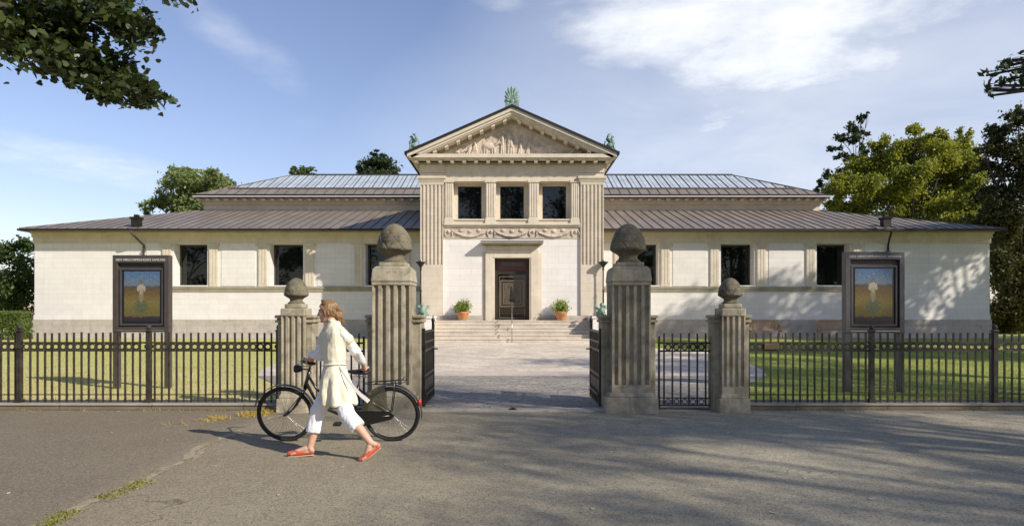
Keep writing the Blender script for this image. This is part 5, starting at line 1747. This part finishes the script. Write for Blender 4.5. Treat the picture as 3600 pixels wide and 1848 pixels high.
# behind the left wing
c = clumps_px([(455,448,38,28),(500,462,48,36),(545,465,38,30),(580,462,20,20),(420,490,36,28),(470,505,42,28),(390,512,28,20),(360,528,18,16),(520,510,40,30),(480,540,40,22),(560,500,36,24),(440,430,24,12),(480,430,30,14),(530,440,34,16),(440,470,44,30),(500,490,60,40),(560,480,40,28),(430,515,36,24),(500,540,50,30)], 62, 1, 1.6)
tree('broadleaf_tree', 'light green broadleaf tree rising behind the left end of the roofs', (-29.5, 62, 0), 9, .35, c, 15000, .30, 'leaf_bluegreen', 21, up=.2)
c = clumps_px([(765,430,22,14),(745,432,16,14),(795,440,22,10),(735,440,10,10),(845,446,14,6)], 66, 2, .8)
tree('broadleaf_tree', 'small pale treetop peeking over the roof ridge, left of the dark treetop', (-20, 66, 0), 11, .3, c, 900, .34, 'leaf_mid', 22, up=.2)
c = clumps_px([(945,400,36,18),(950,420,50,20),(915,430,26,16),(985,430,26,16),(940,385,18,8),(900,420,14,14),(960,388,14,8),(950,448,60,20)], 66, 3, 1.)
tree('dark_tree', 'dark rounded treetop above the roof left of the gable', (-13, 66, 0), 12, .35, c, 3800, .33, 'leaf_dark', 23, up=.2)
# far left edge
c = clumps_px([(20,640,50,36),(60,620,36,26),(-40,650,60,50),(70,670,34,44),(20,710,60,44),(60,760,50,50),(-40,740,70,60),(15,790,60,40),(80,720,22,60),(-110,680,70,70)], 42, 4, 1.3)
tree('shrub_tree', 'tall dense green shrub at the left end of the museum', (-31, 42.3, 0), 2.2, .2, c, 15000, .22, 'leaf_hedge', 24, cat='shrub', up=.2)
def hedge(x0, x1, y0, y1, z1, n, label, seed, mat='leaf_hedge', size=.09):
    t = thing('clipped_hedge', label, 'hedge', ((x0+x1)/2, (y0+y1)/2, 0))
    mb = MB(); r = random.Random(seed)
    for i in range(14):
        x = r.uniform(x0+.2, x1-.2); y = r.uniform(y0+.2, y1-.2)
        mb.tube([(x, y, 0), (x+r.uniform(-.1, .1), y, z1*.9)], [.03, .012], 5)
    P('stems', mb, 'bark', t)
    g = np.random.default_rng(seed)
    q = g.random((n, 3))
    f = g.integers(0, 4, n)
    q[f == 0, 2] = 1; q[f == 1, 1] = 0; q[f == 2, 0] = g.integers(0, 2, (f == 2).sum())
    pts = np.array([x0, y0, 0]) + q*np.array([x1-x0, y1-y0, z1]) + g.normal(size=(n, 3))*.05
    np_mesh('foliage', leaf_polys(pts, size, seed+1, .3), 4, M[mat], parent=t)
hedge(-31.5, -25.6, 35.3, 36.4, 1.55, 15000, 'low clipped green hedge at the left edge of the lawn', 41, 'leaf_mid', .11)
# right side, behind the building
c = clumps_px([(2260,400,60,46),(2330,360,50,30),(2200,420,60,40),(2330,430,70,50),(2400,400,46,50),(2400,460,60,60),(2170,470,60,44),(2240,480,70,50),(2310,510,80,50),(2150,520,50,30),(2220,550,70,40),(2380,540,70,50),(2430,430,30,60),(2360,345,30,18),(2290,370,40,22),(2420,345,18,24),(2110,460,36,30),(2440,520,50,60),(2100,500,34,28),(2130,540,50,30),(2170,430,50,40),(2460,470,40,40),(2480,520,46,46),(2300,330,30,16),(2200,360,30,24),(2380,390,60,40),(2300,440,60,40),(2090,535,36,30)], 58, 5, 2.2)
tree('broadleaf_tree', 'big yellow green tree behind the right end of the museum', (34, 58, 0), 8, .5, c, 62000, .28, 'leaf_yellow', 25, up=.1, aspect=.6, limb_r=.16)
c = clumps_px([(2140,325,26,16),(2165,300,18,12),(2110,345,22,12),(2150,355,30,16),(2080,372,20,8),(2110,385,24,14),(2140,395,24,16),(2175,330,14,14),(2180,290,8,10),(2060,455,14,14),(2085,440,22,18),(2070,470,20,16),(2120,430,24,18),(2165,375,20,16)], 62, 6, .8)
tree('sparse_tree', 'sparse dark treetop standing above the yellow green tree', (31.5, 62, 0), 15.5, .22, c, 2300, .34, 'leaf_dark', 26, up=.2, limb_r=.22)
c = clumps_px([(2520,330,36,30),(2560,300,36,30),(2500,380,44,34),(2560,380,50,50),(2480,420,34,20),(2540,450,60,40),(2600,420,70,70),(2500,500,50,40),(2560,520,70,50),(2480,545,50,34),(2640,350,70,80),(2470,375,20,10),(2515,590,36,44),(2560,620,60,60),(2530,680,46,60),(2570,740,60,60),(2520,770,30,40),(2620,600,80,90),(2520,820,40,30),(2650,740,80,90),(2570,830,60,40),(2510,650,24,30),(2515,720,26,34),(2512,790,24,34),(2540,560,40,30),(2560,790,60,50),(2600,680,60,60)], 46, 7, 1.6)
tree('dark_tree', 'very dark dense tree filling the right edge beyond the museum', (34.8, 46.5, 0), 5, .4, c, 52000, .25, 'leaf_copper', 27, up=.1, limb_r=.2)
c = clumps_px([(2440,520,40,40),(2470,560,50,36),(2420,560,50,30),(2500,620,30,60),(2480,480,30,30),(2450,470,20,30)], 54, 8, 1.2)
tree('broadleaf_tree', 'shaded olive tree between the yellow tree and the dark tree', (37.5, 54, 0), 6, .35, c, 18000, .28, 'leaf_yellow', 28, up=.2, limb_r=.2)

# ---- street lime whose branch hangs in at the upper left, close to the camera
def lime():
    base = (-8.2, 4.6, 0)
    t = thing('lime_tree', 'dark lime branch hanging in at the upper left corner', 'tree', base)
    mb = MB()
    mb.tube([V(base) + V((0, 0, -.1)), V((-8.2, 4.6, .3)), V((-8.1, 4.7, 2.6)), V((-7.9, 4.8, 4.6)), V((-7.7, 5.0, 7.5))], [.40, .29, .25, .21, .10], 14)
    g = np.random.default_rng(77); r = random.Random(77)
    pts = []; twigs = []
    def branch(path, rad):
        pp = []
        for (px, py, Y) in path:
            x, z = PX(px, py, Y); pp.append(V((x, Y, z)))
        mb.tube(pp, [rad*(1-.85*i/(len(pp)-1)) for i in range(len(pp))], 7)
        return pp
    A = branch([(-900,60,5.2),(-420,20,6.2),(-120,10,6.8),(60,20,7),(200,35,7.1),(310,55,7.2),(375,75,7.2)], .07)
    Bp = branch([(-900,100,5.2),(-420,60,6.0),(-120,50,6.6),(60,95,6.9),(180,140,7.0),(300,190,7.1),(405,240,7.1)], .07)
    Cc = branch([(-420,60,6.0),(-150,-60,6.3),(40,-40,6.6),(220,-30,6.8),(450,-20,7.0)], .05)
    sprays = []
    def fill(lst, Y):
        for (px, py, a, b, n) in lst:
            yy = Y + r.uniform(-.35, .35)
            x, z = PX(px, py, yy); s = yy/1717
            for k in range(int(n*1.5)):
                u, v = r.gauss(0, .5), r.gauss(0, .5)
                pts.append((x + a*s*u, yy + r.gauss(0, .16), z + b*s*v))
            twigs.append((x, yy, z))
    fill([(20,30,40,50,110),(80,30,50,50,140),(140,50,50,44,150),(190,70,44,40,130),(130,95,60,44,170),(60,100,50,44,120),(20,120,34,24,50),(90,140,50,26,80),(150,150,50,44,150),(200,150,50,44,150),(230,185,44,38,130),(165,190,30,30,60),(275,175,44,36,120),(300,205,44,30,110),(340,215,36,28,90),(375,235,30,18,60),(405,240,14,10,22),(230,225,26,20,46),(290,245,34,20,56),(350,255,28,16,40),(60,165,30,14,26),(310,150,26,16,36),(40,70,50,50,120),(180,115,40,30,90)], 7.0)
    fill([(190,15,50,26,100),(240,25,44,30,100),(290,35,40,28,90),(330,50,36,26,80),(365,70,24,16,46),(300,75,40,22,60),(345,95,24,14,28),(270,65,30,18,40),(330,118,22,10,16),(370,30,14,20,14),(150,5,60,20,70),(300,5,40,14,40),(250,0,50,16,50)], 7.15)
    fill([(445,-2,22,7,16),(475,2,10,6,6),(400,-25,50,14,50)], 7.0)
    # the rest of the crown, outside the frame
    for k in range(46):
        c = (r.uniform(-10.8, -6.2), r.uniform(2.6, 7.6), r.uniform(4.2, 9.0))
        twigs.append(c) if k < 20 else None
        for q in range(60): pts.append((c[0]+r.gauss(0, .4), c[1]+r.gauss(0, .4), c[2]+r.gauss(0, .35)))
    allb = A + Bp + Cc + [V((-7.9, 4.8, 4.6)), V((-7.7, 5.0, 7.5)), V((-7.8, 4.9, 6))]
    for tw in twigs:
        q = V(tw); n = min(allb, key=lambda p: (p-q).length)
        mb.tube([n, (n+q)/2 + V((0, 0, .06)), q], [.014, .008, .003], 5)
    P('trunk', mb, 'bark', t)
    # heart shaped leaves, six corners
    P0 = np.array(pts); N = len(P0)
    nrm = g.normal(size=(N, 3)); nrm[:, 2] += 1.0; nrm /= np.linalg.norm(nrm, axis=1)[:, None]
    d = g.normal(size=(N, 3)); d[:, 2] -= .7; d -= nrm*(d*nrm).sum(1)[:, None]; d /= np.linalg.norm(d, axis=1)[:, None]
    s = np.cross(nrm, d); L = (.072*g.uniform(.65, 1.3, N))[:, None]
    cor = [(-.42, 0, .0), (-.5, .26, .05), (-.15, .46, .10), (.28, .26, .05), (.58, 0, -.06), (.28, -.26, .05), (-.15, -.46, .10), (-.5, -.26, .05)]
    Vv = np.stack([P0 + d*L*u + s*L*v + nrm*L*w for u, v, w in cor], 1)
    np_mesh('crown', Vv, 8, M['leaf_near'], parent=t)
lime()

# ---- street and park trees on the right, just outside the frame; one branch reaches into it, their shade falls on road, lawn and right wing
def auto_clumps(c, r, n, seed, k=.34, zmin=None):
    q = random.Random(seed); out = []
    while len(out) < n:
        v = V((q.gauss(0, 1), q.gauss(0, 1), q.gauss(0, 1))).normalized() * (q.random()**.4)
        p = (c[0]+v.x*r[0], c[1]+v.y*r[1], c[2]+v.z*r[2])
        f = k*q.uniform(.7, 1.25)
        out.append((*p, r[0]*f, r[1]*f, r[2]*f*.75))
    return out
br = []
for (px, py, a, b) in [(2480,190,26,14),(2510,170,30,16),(2545,150,34,18),(2480,225,14,16),(2500,215,24,22),(2530,200,30,20),(2565,190,30,24),(2570,215,20,20),(2600,170,60,40),(2495,240,10,10),(2565,285,20,14)]:
    yy = 14.5 + rnd.uniform(-.4, .4); x, z = PX(px, py, yy); s = yy/1717
    br.append((x, yy, z, a*s, a*s, b*s))
c = br + auto_clumps((16.5, 13.5, 8.6), (3.6, 4.2, 3.0), 22, 51, .34)
c = [q for q in c if q[0]-q[3] > .78*q[1] - .3 or q in br]
tree('street_tree', 'dark drooping twigs of a tree reaching in at the upper right edge', (17.2, 13.0, 0), 6.5, .32, c, 11000, .17, 'leaf_dark', 61, up=0., droop=1.2, aspect=.45, limb_r=.14)
for i, (cx, cy, cz, rx, ry, rz, n, nl, sz) in enumerate([
        (19.8, -1.6, 13.2, 4.3, 4.0, 2.8, 20, 15000, .13),
        (23.3, -7.5, 14.5, 4.8, 4.2, 3.2, 20, 13000, .14),
        (25.6, 2.6, 14.5, 4.8, 4.4, 3.4, 22, 15000, .14),
        (28.5, 17.5, 13.0, 4.8, 5.2, 5.2, 26, 20000, .33),
        (34.5, 24.5, 14.0, 5.2, 5.4, 5.8, 26, 20000, .34),
        (40.0, 29.0, 12.0, 5.6, 5.0, 5.4, 22, 18000, .34)]):
    c = auto_clumps((cx, cy, cz), (rx, ry, rz), n, 70+i, .36)
    tree('shade_tree', 'leafy shade tree standing beyond the right edge of the view', (cx, cy, 0), cz-rz*.4, .33, c, nl, sz, 'leaf_mid', 80+i, up=.3, group='shade trees beyond the right edge')

# the row of trees across the road behind the camera, seen only as dark reflections in the windows
for i, (cx, cy) in enumerate([(-46, -17), (-36, -20), (-25, -16), (-13, -19), (-2, -17), (9, -20), (21, -17), (44, -18), (31, -18), (15, -20)]):
    q = random.Random(200+i)
    hi = 4.5 if abs(cx) < 14 else 0
    c = auto_clumps((cx, cy, 10 + hi + q.uniform(-1, 1)), (5.4, 4.4, 5.2 + hi*.6 + q.uniform(0, 1.5)), 18, 210+i, .44)
    tree('roadside_tree', 'roadside tree across the road, mirrored in the museum windows', (cx, cy, 0), 6, .35, c, 4600, .55, 'leaf_dark', 230+i, up=.3, group='roadside trees across the road')

# ================================================================== LIGHT, SKY, CAMERA
AZ, EL = R(124.5), R(32.5)
sd = V((math.sin(AZ)*math.cos(EL), math.cos(AZ)*math.cos(EL), math.sin(EL)))
L = bpy.data.lights.new('sun', 'SUN'); L.energy = 4.0; L.angle = R(.53); L.color = (1.0, .91, .79)
lo = bpy.data.objects.new('sun', L); COL.objects.link(lo); lo.rotation_euler = (-sd).to_track_quat('-Z', 'Y').to_euler()

w = bpy.data.worlds.new('World'); sc.world = w; w.use_nodes = True
t = NT(w.node_tree)
bg = w.node_tree.nodes['Background']
sk = t.new('ShaderNodeTexSky'); sk.sky_type = 'NISHITA'; sk.sun_disc = False; sk.sun_elevation = EL; sk.sun_rotation = AZ
sk.air_density = 1.0; sk.dust_density = .25; sk.ozone_density = 1.8; sk.altitude = 0
g = t.vmath('NORMALIZE', t.new('ShaderNodeTexCoord').outputs['Generated'])
gx, gy, gz = t.sep(g)
# clouds lie on a high sheet: direction projected on it gives their perspective
inv = t.math('DIVIDE', 1., t.math('ADD', t.math('MAXIMUM', gz, 0.), .12))
cv = t.comb(t.math('MULTIPLY', gx, inv), t.math('MULTIPLY', gy, inv), 0.)
n1 = t.noise(cv, 1.55, 8, .60, .35); n2 = t.noise(cv, 4.5, 6, .6)
fb = t.math('ADD', t.math('MULTIPLY', n1, .72), t.math('MULTIPLY', n2, .28))
def D(px, py): return V((px-1287, 1717, 784-py)).normalized()
def blob(px, py, ra, rb, tiltd=0):
    c = D(px, py); right = V((c.y, -c.x, 0)).normalized(); up = right.cross(c).normalized()
    ca, sa = math.cos(R(tiltd)), math.sin(R(tiltd))
    ax = right*ca + up*sa; ay = -right*sa + up*ca
    a = t.vmath('DOT_PRODUCT', t.vmath('SUBTRACT', g, tuple(c)), tuple(ax*(1717/ra)))
    b = t.vmath('DOT_PRODUCT', t.vmath('SUBTRACT', g, tuple(c)), tuple(ay*(1717/rb)))
    d = t.math('ADD', t.math('MULTIPLY', a, a), t.math('MULTIPLY', b, b))
    return t.math('MULTIPLY', t.math('SUBTRACT', 1., d, clamp=True), t.math('GREATER_THAN', t.vmath('DOT_PRODUCT', g, tuple(c)), .3))
mask = None
for (px, py, a, b, tl, k) in [(1830,60,520,230,-4,1.05),(2060,110,300,160,-25,.75),(2360,0,460,110,6,.75),(1795,300,140,80,18,.75),(1620,262,130,60,0,.55),(1700,380,260,80,20,.4),(230,415,340,56,-7,.62),(590,105,180,60,-32,.42),(690,165,120,60,-40,.4),(1260,5,120,40,0,.5),(770,310,60,30,0,.22),(1560,55,90,100,10,.36),(1540,185,60,40,0,.3)]:
    q = t.math('MULTIPLY', blob(px, py, a, b, tl), k)
    mask = q if mask is None else t.math('MAXIMUM', mask, q)
wisp = t.mapr(t.noise(cv, 7., 6, .65, .8), .3, .75, .45, 1.)
cm = t.mapr(t.math('ADD', mask, t.math('MULTIPLY', t.math('SUBTRACT', fb, .5), 1.9)), .02, 1.18, 0, 1)
cm = t.math('MULTIPLY', t.math('MULTIPLY', cm, t.mapr(mask, 0, .35, 0, 1)), t.mapr(cm, .0, .75, 0, 1))
cm = t.math('MULTIPLY', cm, t.math('ADD', wisp, t.math('MULTIPLY', t.math('SUBTRACT', 1., wisp), cm)))
veil = t.math('MAXIMUM', t.math('MULTIPLY', blob(2150, 330, 1150, 520), .5), t.math('MULTIPLY', blob(1850, 90, 700, 330), .36))
veil = t.math('MULTIPLY', veil, t.mapr(n1, .3, .7, .55, 1.))
cm = t.math('MAXIMUM', cm, veil)
# hazier and paler towards the horizon and towards the sun's side
hz = t.math('MULTIPLY', t.math('POWER', t.math('SUBTRACT', 1., t.math('MAXIMUM', gz, 0.)), 5.), .55)
skc = t.mix(1., sk.outputs[0], (1.09, .945, .985), 'MULTIPLY')
skc = t.vmath('SCALE', skc, scale=t.math('SUBTRACT', 1., t.math('MULTIPLY', t.math('POWER', t.math('SUBTRACT', 1., t.math('MAXIMUM', gz, 0.)), 7.), .26)))
skc = t.mix(t.math('MULTIPLY', cm, .97), skc, (7.4, 7.5, 7.6))
t.put(bg.inputs['Color'], skc); bg.inputs['Strength'].default_value = .117

cam = bpy.data.cameras.new('camera'); cam.lens = 24.0; cam.sensor_width = 36; cam.shift_y = 123/2575; cam.clip_end = 2000
co_ = bpy.data.objects.new('camera', cam); COL.objects.link(co_); co_.location = (0, 0, 1.6); co_.rotation_euler = (R(90), 0, 0)
sc.camera = co_
sc.view_settings.view_transform = 'Standard'; sc.view_settings.look = 'None'; sc.view_settings.gamma = 1
sc.view_settings.exposure = .45
sc.render.engine = 'CYCLES'; sc.cycles.use_denoising = True; sc.cycles.max_bounces = 6; sc.cycles.transparent_max_bounces = 8
